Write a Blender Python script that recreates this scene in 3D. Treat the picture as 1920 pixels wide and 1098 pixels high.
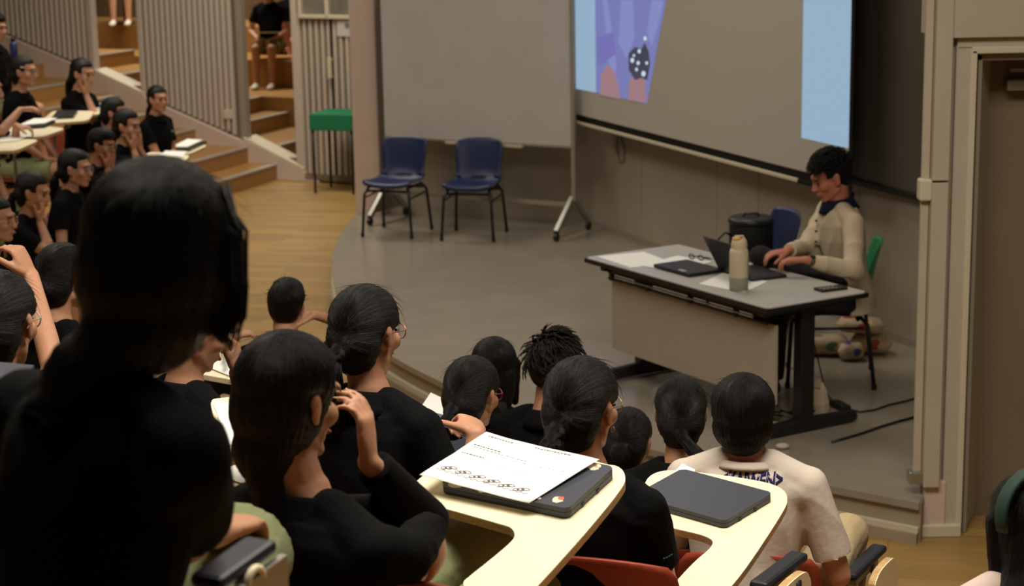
import bpy, bmesh, math, random
import numpy as np
from mathutils import Vector, Matrix, noise
from mathutils.bvhtree import BVHTree
from math import sin, cos, tan, pi, radians as rad, atan2, sqrt
random.seed(7)
RNG = np.random.default_rng(11)
sc = bpy.context.scene
for _o in list(bpy.data.objects): bpy.data.objects.remove(_o)
COL = sc.collection
# ---------------------------------------------------------------- camera
F = 3455.0; PITCH = rad(12.2); ROLL = rad(-1.1)
fw = np.array([0, cos(PITCH), -sin(PITCH)]); r0 = np.array([1.0, 0, 0]); u0 = np.cross(r0, fw)
CR = cos(ROLL)*r0 + sin(ROLL)*u0; CU = cos(ROLL)*u0 - sin(ROLL)*r0; CO = np.array([0, 0, 3.0])
cd = bpy.data.cameras.new('camera'); cam = bpy.data.objects.new('camera', cd); COL.objects.link(cam)
cam.matrix_world = Matrix(((CR[0], CU[0], -fw[0], CO[0]), (CR[1], CU[1], -fw[1], CO[1]), (CR[2], CU[2], -fw[2], CO[2]), (0, 0, 0, 1)))
cd.sensor_width = 36; cd.lens = F*36/1920; cd.clip_end = 100
cd.dof.use_dof = True; cd.dof.focus_distance = 4.9; cd.dof.aperture_fstop = 5.6
sc.camera = cam
# ---------------------------------------------------------------- view, world, lights
sc.view_settings.view_transform = 'Standard'; sc.view_settings.look = 'None'
sc.view_settings.gamma = 1; sc.view_settings.use_curve_mapping = False
sc.view_settings.exposure = 0.0
w = bpy.data.worlds.new('world'); sc.world = w; w.use_nodes = True
w.node_tree.nodes['Background'].inputs[0].default_value = (1.0, .88, .72, 1)
w.node_tree.nodes['Background'].inputs[1].default_value = 0.035
def area(name, loc, size, power, color=(1, .92, .79), target=None, spread=160):
    l = bpy.data.lights.new(name, 'AREA'); l.shape = 'RECTANGLE'; l.size, l.size_y = size; l.energy = power; l.color = color
    l.spread = rad(spread)
    o = bpy.data.objects.new(name, l); COL.objects.link(o); o.location = loc
    if target: o.rotation_euler = (Vector(target)-Vector(loc)).to_track_quat('-Z', 'Y').to_euler()
    return o
area('overhead_light', (0.3, 4.3, 5.4), (3.6, 1.8), 240)
area('overhead_light', (-4.4, 12.5, 5.6), (2.0, 6.0), 135)
area('overhead_light', (-2.2, 17.4, 5.6), (3.0, 1.5), 180)
area('overhead_light', (0.4, 11.8, 5.6), (1.5, 3.0), 66)  # weak fill added to brighten the stage, where no lamp is lit
area('overhead_light', (-4.2, 24.0, 5.0), (3.0, 1.5), 210)
# ---------------------------------------------------------------- pixel helpers (photograph 1920x1098)
def ray(x, y): return (x-960)/F*CR - (y-549)/F*CU + fw
def at(x, y, z):
    d = ray(x, y); return CO + d*((z-CO[2])/d[2])
def dep(x, y, Z): return CO + Z*ray(x, y)
def onp(x, y, P0, n):
    d = ray(x, y); return CO + d*(((P0-CO)@n)/(d@n))
def proj(p):
    q = np.array(p)-CO; w_ = q@fw; return 960+F*(q@CR)/w_, 549-F*(q@CU)/w_
A = lambda *v: np.array(v, float)
# ---------------------------------------------------------------- materials
def lin(c): return tuple(((v/255)/12.92 if v/255 <= .04045 else ((v/255+.055)/1.055)**2.4) for v in c)
MATS = {}
def mat(name, rgb, rough=.6, spec=.5, metal=0, bump=0, bscale=20, var=0, vscale=6, emit=None, estr=0, coords='Object', stretch=(1, 1, 1), alpha=1, trans=0):
    if name in MATS: return MATS[name]
    m = bpy.data.materials.new(name); m.use_nodes = True; nt = m.node_tree; N = nt.nodes; L = nt.links
    b = N['Principled BSDF']; c = lin(rgb)
    b.inputs['Base Color'].default_value = (*c, 1); b.inputs['Roughness'].default_value = rough
    b.inputs['Specular IOR Level'].default_value = spec; b.inputs['Metallic'].default_value = metal
    if trans: b.inputs['Transmission Weight'].default_value = trans
    if emit:
        b.inputs['Emission Color'].default_value = (*lin(emit), 1); b.inputs['Emission Strength'].default_value = estr
    tc = N.new('ShaderNodeTexCoord'); mp = N.new('ShaderNodeMapping'); mp.inputs['Scale'].default_value = stretch
    L.new(tc.outputs[coords], mp.inputs[0])
    if var:
        n = N.new('ShaderNodeTexNoise'); n.inputs['Scale'].default_value = vscale; n.inputs['Detail'].default_value = 5
        L.new(mp.outputs[0], n.inputs[0])
        r = N.new('ShaderNodeValToRGB'); r.color_ramp.elements[0].position = .3; r.color_ramp.elements[1].position = .7
        r.color_ramp.elements[0].color = (*[v*(1-var) for v in c], 1); r.color_ramp.elements[1].color = (*[min(1, v*(1+var)) for v in c], 1)
        L.new(n.outputs['Fac'], r.inputs[0]); L.new(r.outputs[0], b.inputs['Base Color'])
    if bump:
        n = N.new('ShaderNodeTexNoise'); n.inputs['Scale'].default_value = bscale; n.inputs['Detail'].default_value = 4
        L.new(mp.outputs[0], n.inputs[0]); bp = N.new('ShaderNodeBump'); bp.inputs['Strength'].default_value = bump; bp.inputs['Distance'].default_value = .01
        L.new(n.outputs['Fac'], bp.inputs['Height']); L.new(bp.outputs[0], b.inputs['Normal'])
    MATS[name] = m; return m
def hair_mat(name, rgb):
    m = bpy.data.materials.new(name); m.use_nodes = True; nt = m.node_tree; N = nt.nodes; L = nt.links
    b = N['Principled BSDF']; c = lin(rgb)
    at_ = N.new('ShaderNodeAttribute'); at_.attribute_name = 'strand'
    n = N.new('ShaderNodeTexNoise'); n.inputs['Scale'].default_value = 3.0; n.inputs['Detail'].default_value = 6; n.inputs['Roughness'].default_value = .7
    L.new(at_.outputs['Vector'], n.inputs[0])
    r = N.new('ShaderNodeValToRGB'); r.color_ramp.elements[0].position = .35; r.color_ramp.elements[1].position = .72
    r.color_ramp.elements[0].color = (*[v*.5 for v in c], 1); r.color_ramp.elements[1].color = (*[v*1.9 for v in c], 1)
    L.new(n.outputs['Fac'], r.inputs[0]); L.new(r.outputs[0], b.inputs['Base Color'])
    bp = N.new('ShaderNodeBump'); bp.inputs['Strength'].default_value = .8; bp.inputs['Distance'].default_value = .008
    L.new(n.outputs['Fac'], bp.inputs['Height']); L.new(bp.outputs[0], b.inputs['Normal'])
    b.inputs['Roughness'].default_value = .40; b.inputs['Specular IOR Level'].default_value = .24
    return m
HAIR = hair_mat('black_hair', (11, 9, 9)); HAIRB = hair_mat('dark_brown_hair', (30, 23, 20))
SKIN = mat('skin', (188, 138, 108), .5, .35, var=.06, vscale=12)
SKIN2 = mat('skin_tan', (170, 116, 86), .5, .35, var=.06, vscale=12)
BLACK = mat('black_polo_knit', (11, 11, 12), .92, .12, bump=.25, bscale=260)
BLACK2 = mat('black_jacket_cloth', (23, 22, 22), .85, .2, bump=.4, bscale=60)
KHAKI = mat('green_khaki_cotton', (128, 134, 96), .85, .2, bump=.35, bscale=30, var=.08)
BEIGE = mat('beige_khaki_cotton', (176, 158, 122), .85, .2, bump=.35, bscale=30, var=.05)
WSHIRT = mat('white_shirt_cotton', (206, 194, 180), .85, .2, bump=.15, bscale=40)
SWEAT = mat('cream_sweater_knit', (204, 188, 160), .9, .15, bump=.5, bscale=120)
NAVYC = mat('navy_collar_cloth', (22, 26, 48), .8, .2)
TROUS = mat('charcoal_trouser_cloth', (38, 36, 38), .85, .2, bump=.2, bscale=60)
SHOEW = mat('white_shoe', (215, 208, 192), .6, .3)
SHOEB = mat('black_shoe', (25, 25, 26), .5, .4)
EYE = mat('dark_eye', (18, 12, 10), .25, .6); LIP = mat('lip', (158, 92, 80), .5, .3); TEETH = mat('teeth', (230, 222, 205), .4, .4)
REDPL = mat('red_brown_plastic', (150, 62, 40), .45, .4, var=.05)
BLUEPL = mat('blue_plastic', (26, 40, 80), .4, .5, var=.05)
GREENPL = mat('green_plastic', (18, 128, 76), .4, .5)
BMETAL = mat('black_steel', (24, 22, 22), .45, .5); STEEL = mat('brushed_steel', (170, 168, 160), .35, .5, metal=.8)
CREAM = mat('cream_laminate', (244, 232, 196), .42, .4, var=.03, vscale=30); PLY = mat('plywood_edge', (196, 160, 112), .6, .3, var=.2, vscale=40, stretch=(1, 1, 12))
RUB = mat('black_armrest_rubber', (32, 34, 42), .5, .4)
LAPT = mat('navy_laptop_shell', (50, 54, 66), .45, .45, bump=.05, bscale=300); LAPB = mat('black_laptop_shell', (30, 30, 34), .4, .5)
PAPER = mat('white_paper', (248, 246, 240), .75, .25); INK = mat('grey_ink', (120, 118, 122), .8, .2)
STICK = mat('sticker_cream', (226, 205, 180), .6, .3); STICKR = mat('sticker_red', (200, 100, 75), .6, .3)
# ---------------------------------------------------------------- mesh builder
class G:
    def __init__(s): s.v = []; s.f = []; s.n = 0
    def add(s, V, Fc):
        V = np.asarray(V, float); s.v.append(V); s.f += [tuple(i+s.n for i in f) for f in Fc]; s.n += len(V); return s
    def ell(s, c, r, R=None, seg=16, ring=10):
        r = (r, r, r) if np.isscalar(r) else r
        V = [[0, 0, 1]]
        for i in range(1, ring):
            a = pi*i/ring
            for j in range(seg): b = 2*pi*j/seg; V.append([sin(a)*cos(b), sin(a)*sin(b), cos(a)])
        V.append([0, 0, -1]); V = np.array(V)*np.array(r)
        if R is not None: V = V@np.array(R).T
        V = V+np.array(c); Fc = []
        for j in range(seg): Fc.append((0, 1+j, 1+(j+1) % seg))
        for i in range(ring-2):
            for j in range(seg):
                a = 1+i*seg+j; b = 1+i*seg+(j+1) % seg; Fc.append((a, a+seg, b+seg, b))
        e = len(V)-1; o = 1+(ring-2)*seg
        for j in range(seg): Fc.append((e, o+(j+1) % seg, o+j))
        return s.add(V, Fc)
    def loft(s, C, U, W, seg=16, cap=True):
        """sections: centres C, half-axis vectors U and W"""
        k = len(C); V = []
        for c, u, w_ in zip(C, U, W):
            for j in range(seg): a = 2*pi*j/seg; V.append(np.array(c)+np.array(u)*cos(a)+np.array(w_)*sin(a))
        Fc = [(i*seg+j, i*seg+(j+1) % seg, (i+1)*seg+(j+1) % seg, (i+1)*seg+j) for i in range(k-1) for j in range(seg)]
        if cap: Fc += [tuple(range(seg-1, -1, -1)), tuple((k-1)*seg+j for j in range(seg))]
        return s.add(V, Fc)
    def cone(s, p0, p1, a, b, round0=True, round1=True, seg=14, flat=1.0, side=None):
        p0, p1 = np.array(p0, float), np.array(p1, float); d = p1-p0; l = np.linalg.norm(d); d = d/(l+1e-9)
        if side is None: side = A(0, 0, 1) if abs(d[2]) < .9 else A(1, 0, 0)
        u = np.cross(d, side); u /= np.linalg.norm(u)+1e-9; w_ = np.cross(d, u)
        C, U, W = [], [], []
        if round0:
            for t in (80, 60, 35, 15): C.append(p0-d*a*sin(rad(t))*1.0); U.append(u*a*cos(rad(t))); W.append(w_*a*cos(rad(t))*flat)
        C += [p0, p1]; U += [u*a, u*b]; W += [w_*a*flat, w_*b*flat]
        if round1:
            for t in (15, 35, 60, 80): C.append(p1+d*b*sin(rad(t))); U.append(u*b*cos(rad(t))); W.append(w_*b*cos(rad(t))*flat)
        return s.loft(C, U, W, seg)
    def tube(s, pts, r, seg=8, close=False):
        pts = [np.array(p, float) for p in pts]; k = len(pts); rr = r if hasattr(r, '__len__') else [r]*k
        u = None; C, U, W = [], [], []
        for i in range(k):
            if close: d = pts[(i+1) % k]-pts[i-1]
            else: d = pts[min(i+1, k-1)]-pts[max(i-1, 0)]
            d = d/(np.linalg.norm(d)+1e-9)
            if u is None:
                u = np.cross(d, A(0, 0, 1) if abs(d[2]) < .9 else A(1, 0, 0))
            u = u-d*(u@d); u /= np.linalg.norm(u)+1e-9; w_ = np.cross(d, u)
            C.append(pts[i]); U.append(u*rr[i]); W.append(w_*rr[i])
        if close: C.append(C[0]); U.append(U[0]); W.append(W[0])
        return s.loft(C, U, W, seg, cap=not close)
    def box(s, c, size, ux=(1, 0, 0), uy=(0, 1, 0), uz=(0, 0, 1)):
        c = np.array(c, float); h = np.array(size)/2; ux, uy, uz = map(lambda q: np.array(q, float), (ux, uy, uz))
        V = [c+ux*h[0]*i+uy*h[1]*j+uz*h[2]*k for k in (-1, 1) for j in (-1, 1) for i in (-1, 1)]
        return s.add(V, [(0, 2, 3, 1), (4, 5, 7, 6), (0, 1, 5, 4), (2, 6, 7, 3), (0, 4, 6, 2), (1, 3, 7, 5)])
    def prism(s, poly, off):
        """poly: list of 3-D points, extruded by vector off"""
        k = len(poly); P0 = np.array(poly, float); P1 = P0+np.array(off, float)
        return s.add(np.vstack([P0, P1]), [tuple(range(k-1, -1, -1)), tuple(range(k, 2*k))]+[(i, (i+1) % k, k+(i+1) % k, k+i) for i in range(k)])
def mesh_of(name, g, recalc=True):
    me = bpy.data.meshes.new(name); V = np.vstack(g.v) if g.v else np.zeros((0, 3))
    me.from_pydata(V.tolist(), [], g.f)
    if recalc:
        bm = bmesh.new(); bm.from_mesh(me); bmesh.ops.recalc_face_normals(bm, faces=bm.faces); bm.to_mesh(me); bm.free()
    me.update(); return me
def link(name, me, m, parent=None, smooth=False, bevel=0, loc=None):
    o = bpy.data.objects.new(name, me); COL.objects.link(o)
    if m is not None: me.materials.append(m) if not isinstance(m, (list, tuple)) else [me.materials.append(q) for q in m]
    if parent is not None: o.parent = parent
    if loc is not None: o.location = loc
    if smooth: me.polygons.foreach_set('use_smooth', [True]*len(me.polygons))
    if bevel:
        b = o.modifiers.new('bevel', 'BEVEL'); b.width = bevel; b.segments = 2; b.limit_method = 'ANGLE'
    return o
def mk(name, g, m, parent=None, smooth=False, bevel=0, origin=None):
    """world-space geometry g; under a root, the mesh is stored relative to the root (roots carry no scale)"""
    me = mesh_of(name, g)
    o = link(name, me, m, parent, smooth, bevel)
    if parent is not None:
        r = parent
        M = Matrix.Identity(4)
        while r is not None: M = Matrix.LocRotScale(r.location, r.rotation_euler, r.scale) @ M; r = r.parent
        me.transform(M.inverted())
    return o
def thing(name, label, cat, loc=(0, 0, 0), rz=0, group=None):
    o = bpy.data.objects.new(name, None); COL.objects.link(o); o.location = loc; o.rotation_euler = (0, 0, rz); o.empty_display_size = .1
    o['label'] = label; o['category'] = cat
    if group: o['group'] = group
    return o
def tag(o, label, cat, group=None):
    o['label'] = label; o['category'] = cat
    if group: o['group'] = group
    return o
def center(o):
    """put a single-mesh thing's origin at its base centre"""
    me = o.data; n = len(me.vertices); a = np.empty(n*3); me.vertices.foreach_get('co', a); a = a.reshape(-1, 3)
    c = Vector(((a[:, 0].min()+a[:, 0].max())/2, (a[:, 1].min()+a[:, 1].max())/2, a[:, 2].min()))
    me.transform(Matrix.Translation(-c)); o.location = c; return o
def struct(o, label=None):
    o['kind'] = 'structure'
    if label: o['label'] = label
    return o
def copy_tree(o, parent=None):
    c = o.copy(); COL.objects.link(c)
    if parent is not None: c.parent = parent
    for ch in list(o.children): copy_tree(ch, c)
    return c
# ================================================================ the room
WALL = mat('painted_concrete', (170, 158, 140), .85, .2, bump=.3, bscale=8, var=.12, vscale=1.3)
WALLR = mat('cream_wall_paint', (186, 176, 156), .8, .2, bump=.08, bscale=30, var=.03)
SLATM = mat('slat_paint', (196, 184, 170), .7, .3); SLATB = mat('slat_wall_backing', (120, 106, 86), .85, .2)
PINK = mat('pinkish_white_paint', (206, 186, 172), .7, .3, var=.03)
DOORM = mat('taupe_door_paint', (128, 112, 92), .6, .35, var=.05, vscale=2); FRAME = mat('grey_frame_paint', (150, 140, 124), .6, .35)
SILL = mat('cream_sill_paint', (206, 196, 170), .6, .3)
STAGE = mat('grey_vinyl', (150, 141, 126), .22, .5, bump=.04, bscale=3, var=.08, vscale=2.5); STEDGE = mat('stage_edge_paint', (160, 146, 126), .6, .3, var=.06)
def wood(name, rgb, planks=True):
    m = bpy.data.materials.new(name); m.use_nodes = True; nt = m.node_tree; N = nt.nodes; L = nt.links; b = N['Principled BSDF']; c = lin(rgb)
    tc = N.new('ShaderNodeTexCoord'); mp = N.new('ShaderNodeMapping'); L.new(tc.outputs['Object'], mp.inputs[0]); mp.inputs['Rotation'].default_value = (0, 0, rad(12))
    br = N.new('ShaderNodeTexBrick'); br.inputs['Scale'].default_value = 1; br.inputs['Brick Width'].default_value = .9; br.inputs['Row Height'].default_value = .12
    br.inputs['Mortar Size'].default_value = .002; br.inputs['Color1'].default_value = (*[v*.82 for v in c], 1); br.inputs['Color2'].default_value = (*[v*1.15 for v in c], 1)
    br.inputs['Mortar'].default_value = (*[v*.5 for v in c], 1); L.new(mp.outputs[0], br.inputs[0])
    m2 = N.new('ShaderNodeMapping'); m2.inputs['Scale'].default_value = (1.5, 22, 22); L.new(mp.outputs[0], m2.inputs[0])
    n = N.new('ShaderNodeTexNoise'); n.inputs['Scale'].default_value = 2; n.inputs['Detail'].default_value = 6; L.new(m2.outputs[0], n.inputs[0])
    mx = N.new('ShaderNodeMix'); mx.data_type = 'RGBA'; mx.blend_type = 'MULTIPLY'; mx.inputs[0].default_value = .45
    L.new(br.outputs['Color'] if planks else n.outputs['Color'], mx.inputs[6]); L.new(n.outputs['Color'], mx.inputs[7])
    if not planks: mx.inputs[6].default_value = (*c, 1); L.remove(mx.inputs[6].links[0])
    L.new(mx.outputs[2], b.inputs['Base Color']); b.inputs['Roughness'].default_value = .42; b.inputs['Specular IOR Level'].default_value = .4
    MATS[name] = m; return m
WOOD = wood('oak_strip_floor', (178, 142, 82)); WOOD2 = wood('oak_step_wood', (184, 138, 78), False)
def inter(P, n_): pass
# floor
g = G(); g.box((0, 13, -.05), (22, 36, .1)); struct(mk('floor', g, WOOD))
# stage
SE = [(-1.38, 16.5), (-1.44, 15.42), (-1.40, 14.25), (-1.22, 12.86), (-.90, 11.55), (-.42, 10.52), (.12, 9.72), (.75, 9.05), (1.47, 8.48), (1.88, 8.17)]
def catmull(P, k=6):
    P = [np.array(p, float) for p in P]; Q = []
    for i in range(len(P)-1):
        a, b, c, d = P[max(i-1, 0)], P[i], P[i+1], P[min(i+2, len(P)-1)]
        for j in range(k):
            t = j/k; Q.append(.5*((2*b)+(-a+c)*t+(2*a-5*b+4*c-d)*t*t+(-a+3*b-3*c+d)*t**3))
    Q.append(P[-1]); return np.array(Q)
def offset(Q, d):
    T = np.gradient(Q, axis=0); T /= np.linalg.norm(T, axis=1)[:, None]; return Q+np.stack([T[:, 1], -T[:, 0]], 1)*d
SQ = catmull(SE)
T_ = np.gradient(SQ, axis=0)
sgn = -1 if (offset(SQ, .1)[30]-SQ[30])@(A(1.5, 13)-SQ[30]) > 0 else 1     # outward = away from the stage centre
back = [(2.0, 8.45), (3.3, 9.0), (2.62, 11.15), (.78, 15.85), (-1.3, 16.75)]
def stage_layer(name, d, z0, z1, m, parent=None):
    Q = offset(SQ, sgn*d); poly = [(x, y, z0) for x, y in Q]+[(x, y, z0) for x, y in back]
    return mk(name, G().prism(poly, (0, 0, z1-z0)), m, parent)
stg = struct(stage_layer('stage', -.012, 0.0, .19, STEDGE), 'low curved stage platform of grey vinyl with painted riser')
stage_layer('stage_top', .012, .165, .2, STAGE, stg)
stage_layer('base_trim', .03, 0.0, .05, STEDGE, stg)
stage_layer('lower_lip', .015, .05, .075, SILL, stg)
# vinyl sheet joints
# back walls
def wall(name, p, q, z0, z1, th, m, side=1, parent=None):
    p, q = A(*p), A(*q); d = q-p; d /= np.linalg.norm(d); n_ = A(-d[1], d[0])*side*th
    poly = [(*p, z0), (*q, z0), (*(q+n_), z0), (*(p+n_), z0)]
    return mk(name, G().prism(poly, (0, 0, z1-z0)), m, parent)
wb = struct(wall('wall_back', (-1.25, 16.51), (.71, 15.76), 0, 5.6, .2, WALL), 'painted concrete wall behind the whiteboard')
pil = struct(mk('trim_1', G().prism([(-1.40, 16.44, 0), (-1.16, 16.33, 0), (-1.02, 16.75, 0), (-1.28, 16.95, 0)], (0, 0, 5.6)), PINK, bevel=.015), 'pale painted pillar at the left end of the stage')
# wall under the screen, built of cast panels with recessed joints
w2 = struct(wall('wall_back_right', (.71, 15.76), (3.2, 9.43), 0, 5.6, .25, SLATB), 'concrete wall of the stage running behind the screen')
dW = A(.366, -.93); dW /= np.linalg.norm(dW); nW = A(-dW[1], dW[0])*-1; nW = nW if nW@A(-1, 0) > 0 else -nW
WP = A(.71, 15.76)
def onw(t, z, off=0): q = WP+dW*t+nW*off; return A(q[0], q[1], z)
edges = [0, 1.05, 2.35, 2.98, 4.3, 5.6, 6.8]
for a, b in zip(edges[:-1], edges[1:]):
    P = [onw(a+.004, 0, .0), onw(b-.004, 0, .0), onw(b-.004, 0, .035), onw(a+.004, 0, .035)]
    mk('concrete_panel', G().prism(P, (0, 0, 5.6)), WALL, w2, bevel=.003)
mk('skirting', G().prism([onw(0, .2, .035), onw(6.8, .2, .035), onw(6.8, .2, .05), onw(0, .2, .05)], (0, 0, .05)), FRAME, w2)
g = G().tube([onw(.62, 1.02, .04), onw(.60, .93, .05), onw(.66, .82, .05), onw(.74, .84, .05), onw(.76, .93, .05), onw(.70, 1.02, .05), onw(.66, 1.12, .04)], .008)
mk('cable_loop', g, FRAME, w2, True)
# door wall on the right
YR = 8.3
def X(px, py, Y=YR): d = ray(px, py); return (CO+d*(Y/d[1]))
wr = struct(mk('wall_right', G().box((2.75+.97, YR+.35, 2.8), (3.0, .2, 5.6)).box((2.16, YR+.30, 4.2), (.5, .3, 3.6-.75)), WALLR), 'cream wall with the side door on the right')
# upper wall above the door, sits forward
mk('upper_wall', G().box((3.0, YR+.12, 4.0), (2.16, .36, 3.32)), WALLR, wr)
col = struct(mk('trim_2', G().prism([(1.905, YR, 0), (2.12, YR, 0), (2.35, YR+.5, 0), (2.03, YR+.5, 0)], (0, 0, 5.6)), WALLR, bevel=.006), 'cream corner post between stage and side door')
mk('trunking', G().box((1.945, YR-.035, 3.0), (.075, .07, 2.6)), WALLR, col, bevel=.004)
mk('trunking', G().box((1.945, YR-.035, .97), (.075, .07, 1.44)), WALLR, col, bevel=.004)
mk('corner_strip', G().box((1.887, YR-.012, 2.9), (.036, .024, 5.2)), WALLR, col, bevel=.004)
mk('pipe_collar', G().box((1.885, YR-.02, 1.655), (.06, .07, .10)), SILL, col, bevel=.01)
mk('pipe_clamp', G().box((1.885, YR-.02, .29), (.08, .07, .06)), STEEL, col, bevel=.006)
mk('plinth', G().box((2.0, YR-.03, .03), (.19, .06, .06)), SILL, col, bevel=.006)
mk('lower_casing', G().box((1.97, YR-.02, .15), (.10, .04, .24)), PINK, col, bevel=.004)
mk('blue_tape_mark', G().prism([(2.035, YR-.003, .40), (2.042, YR-.003, .50), (2.038, YR-.003, .60), (2.030, YR-.003, .66), (2.030, YR-.003, .38)], (0, .003, 0)), mat('blue_mark', (52, 92, 150), .7), col)['label'] = 'thin blue smear on the post'
# door frame and leaf
dr = struct(mk('door_1', G().box((2.75, YR+.27, 1.1), (1.2, .05, 2.24)), DOORM, bevel=.004), 'taupe side door standing in its frame')
mk('door_frame', G().box((2.105, YR+.10, 1.13), (.06, .20, 2.26)).box((2.75, YR+.10, 2.255), (1.35, .2, .05)), FRAME, dr, bevel=.005)
mk('architrave', G().box((2.045, YR-.015, 1.15), (.075, .03, 2.3)).box((2.66, YR-.015, 2.315), (1.3, .03, .06)), WALLR, dr, bevel=.006)
mk('architrave', G().box((2.085, YR-.028, 1.14), (.03, .026, 2.28)).box((2.70, YR-.028, 2.28), (1.25, .026, .03)), SILL, dr, bevel=.004)
dc = mk('door_closer', G().box((2.42, YR+.20, 2.10), (.25, .06, .055)), STEEL, dr, bevel=.01)
mk('closer_arm', G().box((2.40, YR+.16, 2.17), (.20, .02, .015)), STEEL, dc)
# ceiling with lamp panels
ce = struct(mk('ceiling', G().box((0, 13, 5.72), (14, 30, .1)), mat('ceiling_paint', (190, 182, 165), .9)))
# ---------------------------------------------------------------- slatted wall on the left with two openings
P0 = A(-1.63, 19.5, 0); dL = A(-.87, .49, 0); dL /= np.linalg.norm(dL); nL = A(.49, .87, 0); nL /= np.linalg.norm(nL)
def onl(s, z, off=0): q = P0+dL*s+nL*off; return A(q[0], q[1], z)
def basez(s): return max(0.02, float(np.interp(s, [.42, 1.43, 2.87, 3.79, 5, 9], [.02, .40, .86, 1.17, 1.54, 2.8])))
wl = None
def seg(s0, s1, z0a, z0b, z1, m, name, off0=0, th=.05, parent=None):
    P = [onl(s0, z0a, off0), onl(s1, z0b, off0), onl(s1, z1, off0), onl(s0, z1, off0)]
    return mk(name, G().prism(P, nL*th), m, parent)
wl = struct(seg(1.45, 2.86, 0, 0, 4.5, SLATB, 'wall_left'), 'slatted wall beside the stair, broken by two tall openings')
for a, b in ((-.6, .68), (3.56, 9.0)): seg(a, b, 0, 0, 4.5, SLATB, 'wall_section', parent=wl)
for a, b in ((.68, 1.45), (2.86, 3.56)):
    seg(a, b, 0, 0, basez((a+b)/2)-.02, SLATB, 'wall_section', parent=wl); seg(a, b, 3.0, 3.0, 4.5, SLATB, 'wall_section', parent=wl)
s = -.05
while s < 6.6:
    if not (.70 < s < 1.50 or 2.80 < s < 3.58):
        z0 = basez(s)+.02; top = 4.4
        if -.1 < s < .68: z0 = .08; top = 1.74
        g = G(); P = [onl(s, z0, 0), onl(s+.045, z0, 0), onl(s+.038, z0, -.028), onl(s+.007, z0, -.028)]
        mk('slat', g.prism(P, (0, 0, top-z0)), SLATM, wl)
    s += .0775
# jambs and sloping sills of the openings
for s0, s1, nm in ((.68, .76, 0), (1.42, 1.50, 0), (2.82, 2.88, 0), (3.54, 3.60, 0)):
    P = [onl(s0, 0, -.035), onl(s1, 0, -.035), onl(s1, 0, .055), onl(s0, 0, .055)]
    zz = basez(s0)-.02; P = [p+A(0, 0, zz) for p in P]
    mk('jamb', G().prism(P, (0, 0, 4.2-zz)), FRAME if s0 in (1.42,) else SLATM, wl, bevel=.006)
for s0, s1 in ((.66, 1.46), (2.82, 3.56)):
    za, zb = basez(s0)+.0, basez(s1)+.0
    P = [onl(s0, za-.03, -.05), onl(s1, zb-.03, -.05), onl(s1, zb+.045, -.05), onl(s0, za+.045, -.05)]
    mk('sill', G().prism(P, nL*.24), SILL, wl, bevel=.01)
# sloping stringer board
P = [onl(.45, 0, -.05), onl(6.8, 0, -.05)]+[onl(s_, basez(s_)-.01, -.05) for s_ in (6.8, 5, 3.79, 2.87, 1.43, .5)]
struct(mk('baseboard_left', G().prism(P, nL*.05), PINK, bevel=.006), 'pinkish white sloping board along the stair')
# right end: door with handle, windows, sign
d2 = struct(seg(-.02, .58, .03, .03, 1.76, SLATB, 'door_2', off0=-.012, th=.01), 'slatted door at the foot of the stair')
mk('door_handle', G().box(onl(.25, 1.24, -.07), (.045, .03, .22), dL, nL).box(onl(.25, 1.33, -.05), (.03, .05, .02), dL, nL).box(onl(.25, 1.15, -.05), (.03, .05, .02), dL, nL), SILL, d2, bevel=.005)
mk('kick_rail', G().box(onl(.22, .06, -.035), (.85, .03, .07), dL, nL), SLATB, d2)
mk('door_seam', G().box(onl(.25, .9, -.03), (.015, .01, 1.7), dL, nL), BMETAL, d2)
wn = struct(mk('window_1', G().box(onl(.28, 1.775, -.04), (.74, .05, .04), dL, nL).box(onl(.28, 2.35, -.04), (.74, .05, .04), dL, nL).box(onl(-.07, 2.06, -.04), (.04, .05, .6), dL, nL).box(onl(.27, 2.06, -.04), (.045, .05, .6), dL, nL).box(onl(.62, 2.06, -.04), (.04, .05, .6), dL, nL), SILL, bevel=.005), 'small framed panes above the slatted door')
GLASSW = mat('dull_pane', (120, 116, 104), .25, .5, var=.2, vscale=5)
for c_ in (.10, .445): mk('pane', G().box(onl(c_, 2.06, -.025), (.31, .01, .55), dL, nL), GLASSW, wn)
sg = thing('notice_sheet', 'small white notice with a dark square mark beside the door panes', 'sign', onl(.07, 1.62, -.04))
mk('sheet', G().box(onl(.08, 1.66, -.036), (.16, .006, .17), dL, nL), mat('notice_paper', (200, 196, 188), .7), sg)
mk('mark', G().box(onl(.03, 1.69, -.041), (.05, .004, .05), dL, nL), INK, sg)
sk = thing('wall_socket', 'cream socket box fixed on the slats beside the stair', 'socket', onl(1.65, .62, -.03))
mk('socket_plate', G().box(onl(1.65, .69, -.04), (.11, .03, .10), dL, nL), SILL, sk, bevel=.006); mk('conduit', G().box(onl(1.65, .58, -.038), (.03, .02, .13), dL, nL), SLATM, sk)
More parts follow.
